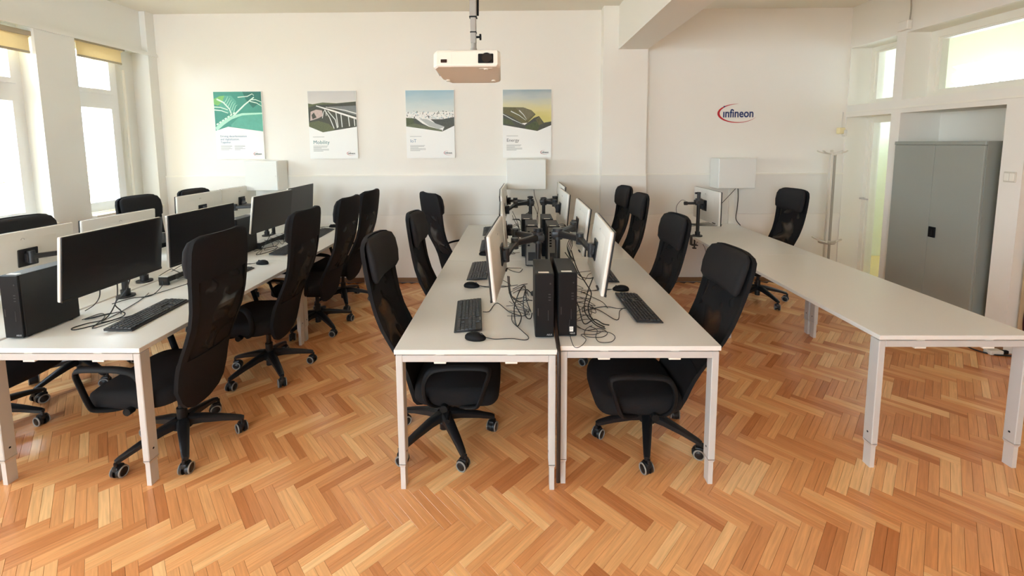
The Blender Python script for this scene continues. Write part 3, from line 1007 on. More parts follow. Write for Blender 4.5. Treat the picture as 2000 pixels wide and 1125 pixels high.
# ------------------------------------------------------------------ monitor arms
def monitor_arm(px, py, ztop, mons, zarm, lab, grp, bend=(0.0, 0.0), edge=0):
    t = thing('monitor_mount', lab, 'monitor arm', (px, py, 0.74), 0, grp)
    MB().cyl((0, 0, 0.012), (0, 0, ztop - 0.74), 0.0175, n=16).build('pole', ARMM, t, smooth=40)
    MB().cyl((0, 0, 0.0), (0, 0, 0.012), 0.05, n=24).cyl((0, 0, 0.012), (0, 0, 0.05), 0.026, n=16).build('base', ARMM, t, smooth=40)
    if edge:
        MB().rbox(edge - 0.006 if edge < 0 else edge, edge if edge < 0 else edge + .006, -0.03, 0.03, -0.10, 0.01, 0.002, 1).box(min(edge, 0), max(edge, 0), -0.03, 0.03, 0.0, 0.008).box(min(edge, 0), max(edge, 0), -0.03, 0.03, -0.10, -0.092).cyl((edge * .45, 0, -0.13), (edge * .45, 0, -0.028), .008, n=10).cyl((edge * .45, 0, -0.135), (edge * .45, 0, -0.125), .022, n=14).build('clamp', ARMM, t, smooth=40)
    MB().cyl((0, 0, zarm - 0.74 - 0.035), (0, 0, zarm - 0.74 + 0.035), 0.033, n=18).rbox(-0.04, 0.04, -0.035, 0.035, zarm - 0.74 - .02, zarm - 0.74 + .02, 0.008, 2).build('collar', ARMG, t, smooth=40)
    for (mi, bd) in zip(mons, bend):
        mx, my, mz, yaw, tilt = MON[mi][:5]
        dirv = Vector((math.cos(R(yaw)), math.sin(R(yaw)), 0))
        tip = Vector((mx, my, mz)) - dirv * 0.060 - Vector((px, py, 0.74))
        a = Vector((0, 0, zarm - 0.74))
        mid = (a + tip) / 2
        side = Vector((-(tip - a).y, (tip - a).x, 0)).normalized()
        el = mid + side * bd
        el.z = a.z - 0.006
        ar = MB()
        for (q0, q1, r0, r1) in ((a, el, .024, .019), (el, tip, .019, .017)):
            dd = (q1 - q0)
            if dd.length < .02:
                continue
            up = Vector((0, 0, 1))
            sd = dd.cross(up).normalized()
            rings = []
            for tt, rr in ((0, r0), (0.12, r0 * 1.05), (0.5, r0 * .86), (0.88, r1 * 1.05), (1, r1)):
                c = q0 + dd * tt
                rings.append([c + sd * (cx * rr) + up * (cz * rr * .9) for cx, cz in ((-1, -.6), (-.6, -1), (.6, -1), (1, -.6), (1, .6), (.6, 1), (-.6, 1), (-1, .6))])
            ar.loft(rings)
        ao = ar.build('arm', ARMM, t, smooth=40)
        MB().cyl(el - Vector((0, 0, .034)), el + Vector((0, 0, .034)), 0.024, n=16).cyl(tip - Vector((0, 0, .04)), tip + Vector((0, 0, .04)), 0.019, n=14).build('joint', ARMG, ao, smooth=40)
        M = Matrix.Translation(Vector((mx - px, my - py, mz - 0.74))) @ Matrix.Rotation(R(yaw), 4, 'Z') @ Matrix.Rotation(R(-tilt), 4, 'Y')
        MB().rbox(-0.041, -0.0345, -0.058, 0.058, -0.058, 0.058, 0.004, 1, 0, M).rbox(-0.062, -0.04, -0.026, 0.026, -0.03, 0.03, 0.004, 1, 0, M).build('mounting_plate', ARMM, ao)
    # cable clips and hex key slot on the pole
    MB().rbox(-0.03, 0.03, 0.014, 0.034, ztop - 0.74 - .025, ztop - .74 - .005, 0.004, 1).build('cap', ARMG, t)
    return t


AG = 'twin monitor arms clamped in the desk gaps'
monitor_arm(0.135, 2.72, 1.185, (0, 1), 1.125, 'black twin monitor arm behind the left standing computer on the middle desks', AG, (-0.06, 0.06))
monitor_arm(0.262, 2.72, 1.18, (4, 5), 1.150, 'black twin monitor arm behind the computer with the small white sticker', AG, (0.05, -0.05))
monitor_arm(0.135, 4.30, 1.20, (2, 3), 1.135, 'rear black twin monitor arm left of the middle gap', AG, (-0.05, 0.05))
monitor_arm(0.272, 4.33, 1.185, (6, 7), 1.14, 'rear black twin monitor arm right of the middle gap', AG, (0.05, -0.05))
monitor_arm(-2.60, 2.69, 1.185, (8, 9), 1.115, 'black pole on a round foot between the first two dark screens, left block', AG, (0.04, -0.04))
monitor_arm(-2.605, 4.415, 1.185, (10, 11), 1.10, 'black pole on a round foot between the rear dark screens, left block', AG, (0.03, -0.0))
monitor_arm(-2.75, 3.00, 1.16, (12, 13), 1.02, 'black twin arm holding the front silver backed monitors on the window side', AG, (-0.10, 0.10))
monitor_arm(-2.76, 4.55, 1.18, (14, 15), 1.08, 'black twin arm holding the rear silver backed monitors on the window side', AG, (-0.10, 0.10))
t = monitor_arm(1.925, 4.47, 1.215, (16,), 1.11, 'black pole with short arm clamped to the table edge under the single monitor', None, (0.0,), edge=-0.062)
MB().cyl((-0.14, 0, 0.355), (0.0, 0, 0.355), 0.014, n=12).cyl((-0.15, 0, 0.355), (-0.12, 0, 0.355), 0.02, n=12).build('spare_arm', ARMM, t, smooth=40)


# ------------------------------------------------------------------ computers
def make_pc(rear=False):
    """local: front looks along -y, origin at the front lower left corner"""
    t = thing('desktop_computer', '', 'computer')
    w, d, h = 0.098, 0.285, 0.338
    MB().rbox(0, w, 0.012, d, 0.006, h, 0.004, 2).build('case', PCM, t)
    if not rear:
        MB().rbox(0.001, w - .001, 0.0, 0.013, 0.006, h - .001, 0.004, 2).build('front_panel', PCF, t)
        MB().box(0.014, 0.018, -0.0006, 0.002, 0.12, 0.16).box(w - .03, w - .018, -0.0006, 0.002, 0.20, 0.205).box(w - .03, w - .018, -0.0006, 0.002, 0.215, 0.22).box(w - .03, w - .018, -0.0006, 0.002, 0.23, 0.235).build('ports', ARMG, t)
        MB().cyl((w - .02, 0.002, h - .05), (w - .02, -0.001, h - .05), 0.004, n=14).build('power_button', ARMG, t)
        MB().rbox(0.066, 0.069, -0.001, 0.004, 0.095, 0.15, 0.001, 1).build('drive_slot', ARMG, t)
        M = Matrix(((1, 0, 0, w - .038), (0, 0, -1, -0.0002), (0, 1, 0, 0.016), (0, 0, 0, 1)))
        text_mesh('ASUS', 0.012, 'lettering', LABELG, t, M, 0.0003)
        MB().box(w - .03, w - .008, 0.03, 0.0301, h, h).build('top_seam', PCF, t)
    else:
        MB().box(0.006, w - .006, 0.010, 0.0125, 0.015, h - .012).build('rear_plate', PCR, t)
        pp = MB()
        for k in range(6):
            pp.box(0.016, 0.034, 0.008, 0.0105, 0.17 + k * .022, 0.183 + k * .022)
        pp.build('ports', PCF, t)
        MB().box(0.02, 0.078, 0.0085, 0.0105, 0.05, 0.12).build('power_supply', PCM, t)
        MB().cyl((w * .6, .0085, .26), (w * .6, .0105, .26), .028, n=20).build('fan_grille', PCF, t)
    MB().box(0.018, 0.072, 0.020, 0.042, h, h + .0006).build('top_sticker', LABEL, t)['label'] = 'white paper sticker on top'
    MB().rbox(0.01, 0.024, 0.03, 0.05, 0, 0.007, .002, 1).rbox(w - .024, w - .01, 0.03, 0.05, 0, 0.007, .002, 1).rbox(0.01, 0.024, d - .05, d - .03, 0, 0.007, .002, 1).rbox(w - .024, w - .01, d - .05, d - .03, 0, 0.007, .002, 1).build('rubber_feet', PCF, t)
    return t


PCG = 'black slim computers standing on the desks'
pcf, pcr = make_pc(), make_pc(True)
PCS = [(pcf, 0.088, 2.083, 'black computer standing foremost on the left middle desk'),
       (None, 0.207, 2.10, 'foremost black computer on the tangled cable desk, small white sticker at its foot'),
       (None, 0.036, 3.645, 'black computer at the rear left of the middle gap, front panel showing'),
       (None, 0.215, 3.645, 'black computer at the rear right of the middle gap, front facing the camera'),
       (None, -2.66, 2.075, 'black computer at the near corner of the left block, beside the first dark screen'),
       (None, -2.595, 3.67, 'black computer behind the second dark screen of the left block')]
for i, (o, x, y, lab) in enumerate(PCS):
    o = o or copy_tree(pcf)
    o.location = (x, y, 0.74)
    tag(o, lab, 'computer', PCG)
    if i == 1:
        s = MB().box(0.056, 0.078, -0.0012, 0.0, 0.03, 0.056).build('front_sticker', LABEL, o)
        s['label'] = 'small white sticker with a grey emblem'
        MB().ring((0.067, -0.0014, 0.045), (0, 1, 0), 0.0055, 0.001, 14, 5).build('emblem', LABELG, s)
for i, (x, y, lab) in enumerate(((0.066, 3.345, 'black computer in the left middle row with its grey socket panel to the camera'), (0.240, 3.32, 'black computer in the right middle row with its grey socket panel to the camera'))):
    o = pcr if i == 0 else copy_tree(pcr)
    o.location = (x, y, 0.74)
    tag(o, lab, 'computer', PCG)


# ------------------------------------------------------------------ keyboards and mice
def make_keyboard():
    """local: user at -y, length along x"""
    t = thing('keyboard', '', 'keyboard')
    mb = MB()
    hx, hy = 0.222, 0.072
    prof = [(-hy, .006), (-hy, .012), (hy, .024), (hy, .012)]
    mb.loft([[Vector((x, y, z)) for y, z in prof] for x in (-hx, -hx + .002, hx - .002, hx)])
    mb.build('case', KEYB, t)
    MB().rbox(-hx, hx, -hy - .003, -hy + .004, .004, .011, .002, 1).rbox(-hx, hx, hy - .004, hy + .002, .010, .025, .003, 1).build('edge', KEYB, t)
    kb = MB()

    def key(x0, x1, r):
        y0 = -0.060 + r * 0.0205
        y1 = y0 + 0.0185
        z = 0.012 + (y0 + hy) / (2 * hy) * 0.012
        kb.add([(x0, y0, z), (x1, y0, z), (x1, y1, z + .0015), (x0, y1, z + .0015), (x0 + .002, y0 + .002, z + .006), (x1 - .002, y0 + .002, z + .006), (x1 - .002, y1 - .002, z + .0072), (x0 + .002, y1 - .002, z + .0072)],
               [(4, 5, 6, 7), (0, 1, 5, 4), (1, 2, 6, 5), (2, 3, 7, 6), (3, 0, 4, 7)])
    pit = 0.0192
    for r in range(6):
        if r == 0:
            for (a, b2) in ((0, 1.3), (1.4, 2.6), (2.7, 3.9), (4.0, 9.6), (9.7, 10.9), (11, 12.2), (12.3, 13.5), (13.6, 14.9)):
                key(-.213 + a * pit, -.213 + b2 * pit - .0012, r)
        else:
            n_ = 15 if r < 5 else 14
            for k in range(n_):
                key(-.213 + k * pit, -.213 + (k + 1) * pit - .0015, r)
        for k in range(3):
            if r in (0, 1, 3, 4, 5) and not (r == 1 and k != 1):
                key(.083 + k * pit, .083 + (k + 1) * pit - .0015, r)
        for k in range(4):
            if r < 5:
                key(.1445 + k * pit, .1445 + (k + 1) * pit - .0015, r)
    o = kb.build('keycaps', KEYC, t, fix=False)
    o['kind'] = 'stuff'
    MB().rbox(.07, .11, hy - .012, hy - .004, .0225, .0245, .001, 1).build('status_lights', LABELG, t)
    return t


def make_mouse():
    t = thing('mouse', '', 'mouse')
    rings = []
    for z, s in ((0.0, .93), (.006, 1.0), (.016, .98), (.026, .82), (.033, .55), (.036, .2)):
        ring = []
        for k in range(20):
            a = 2 * math.pi * k / 20
            x = math.cos(a) * 0.031 * s
            y = math.sin(a) * 0.056 * s - (.006 * (1 - s))
            ring.append(Vector((x, y, z * (1 - 0.15 * (y > 0) * abs(y) / .05))))
        rings.append(ring)
    MB().loft(rings).build('shell', BLKP, t, smooth=60)
    MB().cyl((-.003, .030, .026), (.003, .030, .026), .009, n=14).build('scroll_wheel', ARMG, t, smooth=40)
    return t


kb0, ms0 = make_keyboard(), make_mouse()
KG, MSG = 'black keyboards on the desks', 'black mice on the desks'
# x, y, rotation, cord points (world)
KB = [(-0.285, 2.372, -84.5, 'black keyboard nearest the camera on the left middle desk', [(-.205, 2.40), (-.17, 2.43), (-.13, 2.56), (-.05, 2.42), (.03, 2.36), (.05, 2.45)]),
      (-0.302, 3.232, -89.5, 'black keyboard second from the camera on the left middle desk', [(-.225, 3.30), (-.17, 3.32), (-.05, 3.31), (.03, 3.30)]),
      (-0.285, 4.055, -88, 'black keyboard third from the camera left of the middle gap, half hidden by a monitor', [(-.21, 4.1), (-.1, 4.12), (.0, 4.0)]),
      (-0.315, 4.735, -87, 'black keyboard nearest the back wall left of the middle gap', [(-.24, 4.75), (-.1, 4.72), (.0, 4.6)]),
      (0.722, 2.482, 92.5, 'black keyboard nearest the camera beside the large white monitor', [(.645, 2.45), (.60, 2.47), (.54, 2.50), (.45, 2.47), (.38, 2.42)]),
      (0.655, 3.175, 90, 'black keyboard mostly hidden behind the large white monitor', [(.575, 3.2), (.5, 3.2), (.4, 3.15)]),
      (-2.165, 2.380, 94, 'black keyboard nearest the camera on the left block', [(-2.245, 2.36), (-2.31, 2.32), (-2.36, 2.28), (-2.38, 2.40), (-2.44, 2.62), (-2.50, 2.75)]),
      (-2.205, 3.10, 91, 'black keyboard half hidden by the nearest net-back chair', [(-2.285, 3.1), (-2.36, 3.0), (-2.42, 2.80), (-2.47, 2.66)]),
      (-2.19, 3.945, 93, 'black keyboard between the second and third chairs of the left block', [(-2.27, 3.95), (-2.33, 4.0), (-2.40, 3.9), (-2.44, 4.0)]),
      (-2.215, 4.66, 94, 'black keyboard at the rear of the left block near the wall', [(-2.295, 4.66), (-2.36, 4.6), (-2.42, 4.62)])]
for i, (x, y, rz, lab, cord) in enumerate(KB):
    o = kb0 if i == 0 else copy_tree(kb0)
    o.location = (x, y, 0.7365)
    o.rotation_euler = (0, 0, R(rz))
    tag(o, lab, 'keyboard', KG)
    M = (Matrix.Translation((x, y, 0.7365)) @ Matrix.Rotation(R(rz), 4, 'Z')).inverted()
    c = MB().tube([M @ Vector((px, py, 0.7435 if k else 0.752)) for k, (px, py) in enumerate(cord)], 0.0022, 6, smooth=6).build('cord', CABLE, o, smooth=60)
MS = [(-0.218, 2.076, -100, 'black mouse nearest the camera on the left middle desk, cord trailing to the computer', [(-.165, 2.075), (-.12, 2.07), (-.03, 2.075), (.035, 2.06), (.055, 2.09), (.02, 2.17), (-.03, 2.28), (-.035, 2.38)]),
      (-0.322, 2.868, -95, 'black mouse second from the camera on the left middle desk', [(-.27, 2.865), (-.2, 2.85), (-.1, 2.86), (.0, 2.9)]),
      (-0.292, 3.722, -92, 'black mouse third from the camera left of the middle gap', [(-.24, 3.72), (-.1, 3.75), (.02, 3.8)]),
      (0.700, 2.796, 85, 'black mouse peeping out past the large white monitor', [(.645, 2.79), (.55, 2.8), (.42, 2.74)]),
      (-2.146, 3.447, 80, 'black mouse between the two nearest chairs of the left block', [(-2.20, 3.44), (-2.28, 3.42), (-2.36, 3.40), (-2.42, 3.3)]),
      (-2.235, 5.03, 80, 'black mouse at the rear end of the left block by the wall', [(-2.29, 5.03), (-2.36, 5.0), (-2.42, 4.9)])]
for i, (x, y, rz, lab, cord) in enumerate(MS):
    o = ms0 if i == 0 else copy_tree(ms0)
    o.location = (x, y, 0.74)
    o.rotation_euler = (0, 0, R(rz))
    tag(o, lab, 'mouse', MSG)
    M = (Matrix.Translation((x, y, 0.74)) @ Matrix.Rotation(R(rz), 4, 'Z')).inverted()
    MB().tube([M @ Vector((px, py, 0.7432 if k else 0.750)) for k, (px, py) in enumerate(cord)], 0.0020, 6, smooth=6).build('cord', CABLE, o, smooth=60)

# ------------------------------------------------------------------ power bars on the left block
for (x, y, lab) in ((-2.535, 3.12, 'black power bar on short feet behind the nearest net-back chair'), (-2.50, 4.16, 'black power bar on short feet by the rear pole of the left block')):
    t = thing('power_bar', lab, 'power strip', (x, y, 0.74), 0, 'power bars on the left block')
    MB().rbox(-0.035, 0.035, -0.21, 0.21, 0.022, 0.062, 0.004, 2).build('housing', PCM, t)
    MB().rbox(-0.037, 0.037, -0.212, 0.212, 0.060, 0.066, 0.002, 1).build('top_strip', LEGM, t)
    for yy in (-0.20, 0.20):
        MB().rbox(-0.035, 0.035, yy - .008, yy + .008, 0.0, 0.024, 0.002, 1).build('foot', PCM, t)
    for k in range(4):
        MB().cyl((0.034, -0.13 + k * .085, 0.042), (0.0365, -0.13 + k * .085, 0.042), 0.014, n=14).build('socket', ARMG, t)


# ------------------------------------------------------------------ cables
def cable(pts, r, lab, grp=None, m=None, sm=6):
    o = MB().tube(pts, r, 6, smooth=sm).build('cable', m or CABLE, smooth=60)
    tag(o, lab, 'cable', grp)
    return o


D = 0.744
TG1, TG2, TG3 = 'tangled cables left of the standing computers', 'tangled cables right of the standing computers', 'loose cables on the left block'
tangL = 'thin black cable in the tangle between the nearest left monitor and the standing computer'
tangR = 'thin black cable in the tangle beside the computer with the small sticker'
cable([(-0.055, 2.30, 1.0), (-0.045, 2.30, .90), (-.01, 2.36, .80), (.02, 2.30, D + .02), (-.005, 2.22, D), (-.02, 2.26, .82), (.005, 2.30, .90), (.04, 2.34, .93), (.05, 2.36, .84), (.075, 2.33, .78)], .0032, 'thick black cable looping down behind the nearest left monitor', TG1)
cable([(-.05, 2.42, .96), (-.04, 2.40, .86), (.0, 2.40, .815), (.05, 2.42, .815), (.085, 2.40, .82)], .0032, 'thick black cable running level from the nearest left monitor to the computer', TG1)
cable([(.075, 2.30, .90), (.045, 2.27, .93), (.03, 2.25, .86), (.045, 2.24, .79), (.07, 2.25, .775), (.08, 2.29, .79)], .0031, 'thick black cable hanging in a tight loop against the left computer', TG1)
for k in range(7):
    y = 2.36 + k * .075
    x0, x1 = -.06 + random.uniform(-.02, .03), .09
    cable([(x0, y, D), ((x0 + x1) / 2 + random.uniform(-.03, .03), y + random.uniform(-.10, .10), D + random.uniform(.0, .02)), (x1 - .02, y + random.uniform(-.12, .12), D + .006), (.02 + random.uniform(-.04, .04), y + random.uniform(.05, .16), D + .003), (-.03, y + random.uniform(.0, .2), D)], .0017, tangL, TG1)
cable([(.31, 2.33, .90), (.335, 2.26, .84), (.36, 2.22, D + .015), (.42, 2.24, D + .03), (.47, 2.25, D), (.50, 2.235, D)], .0032, 'thick black cable ending loose on the desk under the large white monitor', TG2)
cable([(.33, 2.55, 1.08), (.36, 2.48, .98), (.41, 2.44, .90), (.43, 2.40, .86), (.40, 2.33, .80), (.42, 2.27, D + .01), (.47, 2.21, D)], .0034, 'thick black cable arching down from the large white monitor', TG2)
cable([(.30, 2.62, 1.05), (.34, 2.55, 1.0), (.38, 2.52, .93), (.44, 2.50, .92), (.47, 2.47, .95)], .0031, 'black cable sagging from the arm to the large white monitor', TG2)
cable([(.44, 2.40, .96), (.40, 2.36, .88), (.375, 2.30, .80), (.42, 2.22, D + .01), (.47, 2.19, D)], .0031, 'black cable dropping from the underside of the large white monitor', TG2)
cable([(.305, 2.19, .77), (.36, 2.17, D), (.44, 2.19, D), (.47, 2.14, D), (.43, 2.09, D), (.35, 2.10, D), (.36, 2.16, D + .01), (.40, 2.2, D + .012)], .0018, 'thin black cable in wide loops in front of the sticker computer', TG2)
cable([(.266, 2.091, .835), (.262, 2.082, .80), (.262, 2.05, D + .03), (.275, 1.99, D - .001), (.305, 1.988, D), (.345, 2.06, D), (.33, 2.12, D), (.40, 2.12, D), (.45, 2.16, D)], .0017, 'thin black cable hanging over the front edge of the desk', TG2)
cable([(.31, 2.22, D), (.38, 2.16, D), (.47, 2.15, D), (.50, 2.10, D), (.47, 2.04, D), (.41, 2.035, D), (.40, 2.09, D), (.42, 2.16, D + .006), (.39, 2.22, D)], .0018, 'thin black cable in a pointed loop nearest the desk front', TG2)
for k in range(7):
    y = 2.28 + k * .085
    cable([(.31, y, D), (.36 + random.uniform(-.02, .04), y + random.uniform(-.10, .06), D + random.uniform(0, .012)), (.45 + random.uniform(-.03, .04), y + random.uniform(-.06, .10), D), (.40 + random.uniform(-.05, .05), y + random.uniform(.02, .14), D + .004), (.33, y + random.uniform(.0, .15), D)], .0017, tangR, TG2)
# flat black conduit coming down in the gap between the two desks
o = MB().tube([(.197, 2.40, 1.08), (.1975, 2.25, .90), (.1975, 2.10, .78), (.1975, 1.99, .745), (.1975, 1.955, .70), (.1975, 1.95, .50), (.1975, 1.96, .05)], .010, 8, smooth=6, rx=.0055).build('cable_sleeve', mat('dark_brown_sleeve', srgb(40, 28, 22), 0.5), smooth=60)
tag(o, 'dark flat cable sleeve dropping through the gap between the middle desks', 'cable')
# rear tangle around the poles
for k in range(8):
    y = 3.95 + random.uniform(-.2, .5)
    x0 = -.05
    cable([(x0, y, 1.02 + random.uniform(-.1, .06)), (.0 + random.uniform(-.03, .03), y + .05, .93), (.04, y - .05, .84 + random.uniform(-.05, .08)), (.08, y + .04, .95 + random.uniform(-.1, .05)), (.12, y, 1.02)], .0028, 'black cable hanging between the rear left monitors and their pole', 'cables behind the rear left monitors')
cable([(.20, 5.02, 1.19), (.205, 4.9, 1.12), (.235, 4.7, 1.02), (.21, 4.55, .90), (.225, 4.45, .80), (.20, 4.3, D)], .0031, 'black cable running from the middle wall box down to the rear desks')
cable([(.16, 4.4, 1.12), (.20, 4.38, 1.03), (.215, 4.36, .95), (.20, 4.34, .82)], .0028, 'black cable crossing the gap between the two rear monitor poles')
for k in range(4):
    y = 3.0 + k * .06
    cable([(.305, y - .1, 1.14), (.36, y - .02, 1.12), (.40, y + .02, 1.02), (.385, y + .04, .93), (.43, y + .10, .86 - k * .02)], .0028, 'black cable looped under the arm of the second cable side monitor', 'cables under the cable side arm')
# left block
cable([(-2.335, 2.37, .94), (-2.34, 2.36, .84), (-2.36, 2.31, D + .01), (-2.42, 2.26, D), (-2.44, 2.20, D), (-2.40, 2.18, D), (-2.34, 2.26, D), (-2.31, 2.36, D), (-2.36, 2.40, D + .01), (-2.46, 2.34, D), (-2.48, 2.31, D + .004), (-2.40, 2.38, D + .01)], .0032, 'thick black cable looped on the desk before the nearest dark screen', TG3)
cable([(-2.345, 2.46, .93), (-2.40, 2.48, .85), (-2.43, 2.44, .79), (-2.38, 2.42, D + .01), (-2.36, 2.40, D)], .0031, 'black cable hanging free below the nearest dark screen', TG3)
cable([(-2.56, 2.55, D), (-2.50, 2.62, D + .01), (-2.44, 2.70, D), (-2.47, 2.82, D + .02), (-2.53, 2.90, .775)], .0028, 'black cable curving past the round pole foot to the power bar', TG3)
cable([(-2.47, 2.40, .93), (-2.50, 2.42, .84), (-2.56, 2.44, .78), (-2.575, 2.40, .76)], .0028, 'black cable between the big left computer and the nearest dark screen', TG3)
for k in range(4):
    y = 2.95 + k * .11
    cable([(-2.60, y, D + .05), (-2.56, y + .06, D + .085), (-2.50, y + .02, D + .09), (-2.46, y + .08, D + .03), (-2.47, y + .14, D)], .0024, 'thin black cable curling around the front power bar', 'cables at the power bar')
cable([(-2.36, 4.02, .94), (-2.39, 3.98, .86), (-2.44, 3.92, D + .004), (-2.38, 3.74, D), (-2.33, 3.80, D), (-2.32, 3.95, D), (-2.37, 4.05, D), (-2.44, 3.98, D), (-2.47, 3.86, D)], .0030, 'black cable in a wide oval loop beside the rear power bar', TG3)
for k in range(6):
    y = 4.02 + k * .10
    cable([(-2.47, y, D + .07), (-2.43, y + .05, D + .04), (-2.38 + random.uniform(-.03, .03), y + .02, D), (-2.40, y + .12, D + .02), (-2.46, y + .08, D + .05)], .0024, 'thin black cable in the rear tangle of the left block', 'rear tangle on the left block')
# right table
cable([(1.96, 4.9, 1.06), (1.88, 4.82, 1.08), (1.80, 4.75, 1.02), (1.80, 4.72, .93), (1.88, 4.74, .84), (1.93, 4.78, D + .02), (2.0, 4.82, D)], .0028, 'black cable loop left of the pole with the single monitor')
for k in range(5):
    cable([(1.87, 4.85 + k * .05, D), (1.98, 4.80 + k * .06, D + .035), (2.12, 4.92 + k * .03, D + .02), (2.30, 4.86 + k * .05, D + .03), (2.45, 5.02, D + .01)], .0031, 'black cable lying along the back of the table under the single monitor', 'cables on the door side table')
cable([(2.63, 5.05, 1.21), (2.52, 5.0, 1.12), (2.38, 4.92, 1.02), (2.25, 4.86, .93)], .0031, 'grey black cable slanting from the right wall box to the single monitor')
cable([(2.64, 5.06, 1.21), (2.66, 5.08, 1.08), (2.665, 5.1, .95), (2.63, 5.05, .82), (2.66, 5.0, .75)], .005, 'thick black cable hanging straight below the right wall box')
cable([(1.90, 4.44, .66), (1.905, 4.36, .715), (1.93, 4.30, .66), (1.95, 4.28, .58), (1.99, 4.25, .50)], .0024, 'thin red cable dangling below the edge of the single monitor table', None, CABR)
# floor by the door
cable([(3.84, 3.62, .006), (3.80, 3.44, .006), (3.86, 3.34, .006), (3.94, 3.32, .006), (4.0, 3.30, .01)], .006, 'black cable on the floor beside the steel cupboard')
cable([(4.03, 3.28, .02), (4.035, 3.28, .16), (4.025, 3.285, .32), (4.04, 3.28, .62)], .010, 'dark red hose hanging by the tan door', None, CABR)
t = thing('power_adapter', 'white power adapter with black plug on the floor by the door pier', 'adapter', (3.90, 3.36, 0))
MB().rbox(-0.06, 0.05, -0.03, 0.03, 0.0, 0.035, 0.008, 2).build('body', CABW, t)
MB().rbox(0.05, 0.10, -0.02, 0.02, 0.002, 0.032, 0.006, 2).build('plug', BLKP, t)

# ------------------------------------------------------------------ posters
POSTERS = [(-3.70, 'green leaf picture poster, leftmost of the four, headed Driving decarbonization and digitalization'), (-2.545, 'bridge picture poster headed Mobility'), (-1.352, 'city skyline picture poster headed IoT'), (-0.172, 'mountain landscape poster headed Energy')]
PWID, PHEI = 0.592, 0.822


def quad_strip(pts, w0, w1):
    """ribbon along pts, width w0 -> w1, as a closed outline"""
    L_, R_ = [], []
    n = len(pts)
    for i, (x, y) in enumerate(pts):
        x0, y0 = pts[max(i - 1, 0)]
        x1, y1 = pts[min(i + 1, n - 1)]
        d = math.hypot(x1 - x0, y1 - y0) or 1
        nx, ny = -(y1 - y0) / d, (x1 - x0) / d
        w = (w0 + (w1 - w0) * i / max(1, n - 1)) / 2
        L_.append((x + nx * w, y + ny * w))
        R_.append((x - nx * w, y - ny * w))
    return L_ + R_[::-1]


def logo(parent, ox, oz, s, ymm, small=False):
    """red swoosh and the word; (ox, oz) lower left, s = overall width"""
    def el(t, rx, rz, cx, cz):
        return cx + rx * math.cos(t), cz + rz * math.sin(t)
    out, inn = [], []
    n = 40
    for i in range(n + 1):
        t = R(88) + (R(335) - R(88)) * i / n
        u = i / n
        th = 0.045 * math.sin(math.pi * min(1, max(0, u)) ** 0.8) + 0.003
        out.append(el(t, .50, .235, .5, .25))
        inn.append(el(t, .50 - th, .235 - th * .55, .5 + th * .2, .25))
    vs = [(ox + x * s, ymm, oz + z * s) for x, z in out + inn]
    N = n + 1
    mb = MB()
    mb.add(vs, [(i, i + 1, N + i + 1, N + i) for i in range(n)])
    mb.add([(x, ymm - .0012, z) for x, _, z in vs], [(i, i + 1, N + i + 1, N + i) for i in range(n)])
    mb.build('swoosh', REDD if small else RED, parent)
    if not small:
        c = [(ox + s * (.165 + .020 * math.cos(2 * math.pi * k / 16)), ymm - .0016, oz + s * (.415 + .020 * math.sin(2 * math.pi * k / 16))) for k in range(16)]
        MB().add(c, [tuple(range(16))]).build('dot', NAVY, parent)
    M = Matrix(((1, 0, 0, ox + s * .135), (0, 0, -1, ymm - .0006), (0, 1, 0, oz + s * .155), (0, 0, 0, 1)))
    text_mesh('\u0131nfineon' if not small else 'infineon', s * .285, 'lettering', INKD if small else NAVY, parent, M, s * .006, sx=0.84 if not small else .82)


GRAIN = dict(hilld=(.55, 55), hillg=(.45, 60), rock=(.25, 40), olive=(.5, 45), moss=(.6, 50), brown=(.35, 40), teal=(.14, 14), tealm=(.2, 18), teald=(.2, 16), grey=(.3, 60), water=(.12, 50), mint=(.15, 60), green=(.25, 40))
PM = {n: mat('print_' + n, srgb(*c), 0.5, noise=GRAIN.get(n, (0, 1))[0], nscale=GRAIN.get(n, (0, 1))[1]) for n, c in dict(teal=(70, 150, 132), tealm=(92, 170, 150), teald=(48, 116, 104), mint=(176, 224, 202), pale=(214, 238, 222), green=(126, 190, 110), skyg=(206, 204, 200), skyb=(168, 190, 196), skyc=(196, 208, 206), skyd=(214, 218, 212), hilld=(66, 68, 56), hillg=(92, 98, 66), rock=(196, 176, 168), grey=(120, 122, 120), white=(236, 234, 228), water=(176, 180, 176), ink=(44, 46, 44), skyy=(214, 208, 160), skyo=(190, 196, 186), olive=(96, 92, 52), moss=(70, 80, 40), brown=(112, 104, 74)).items()}


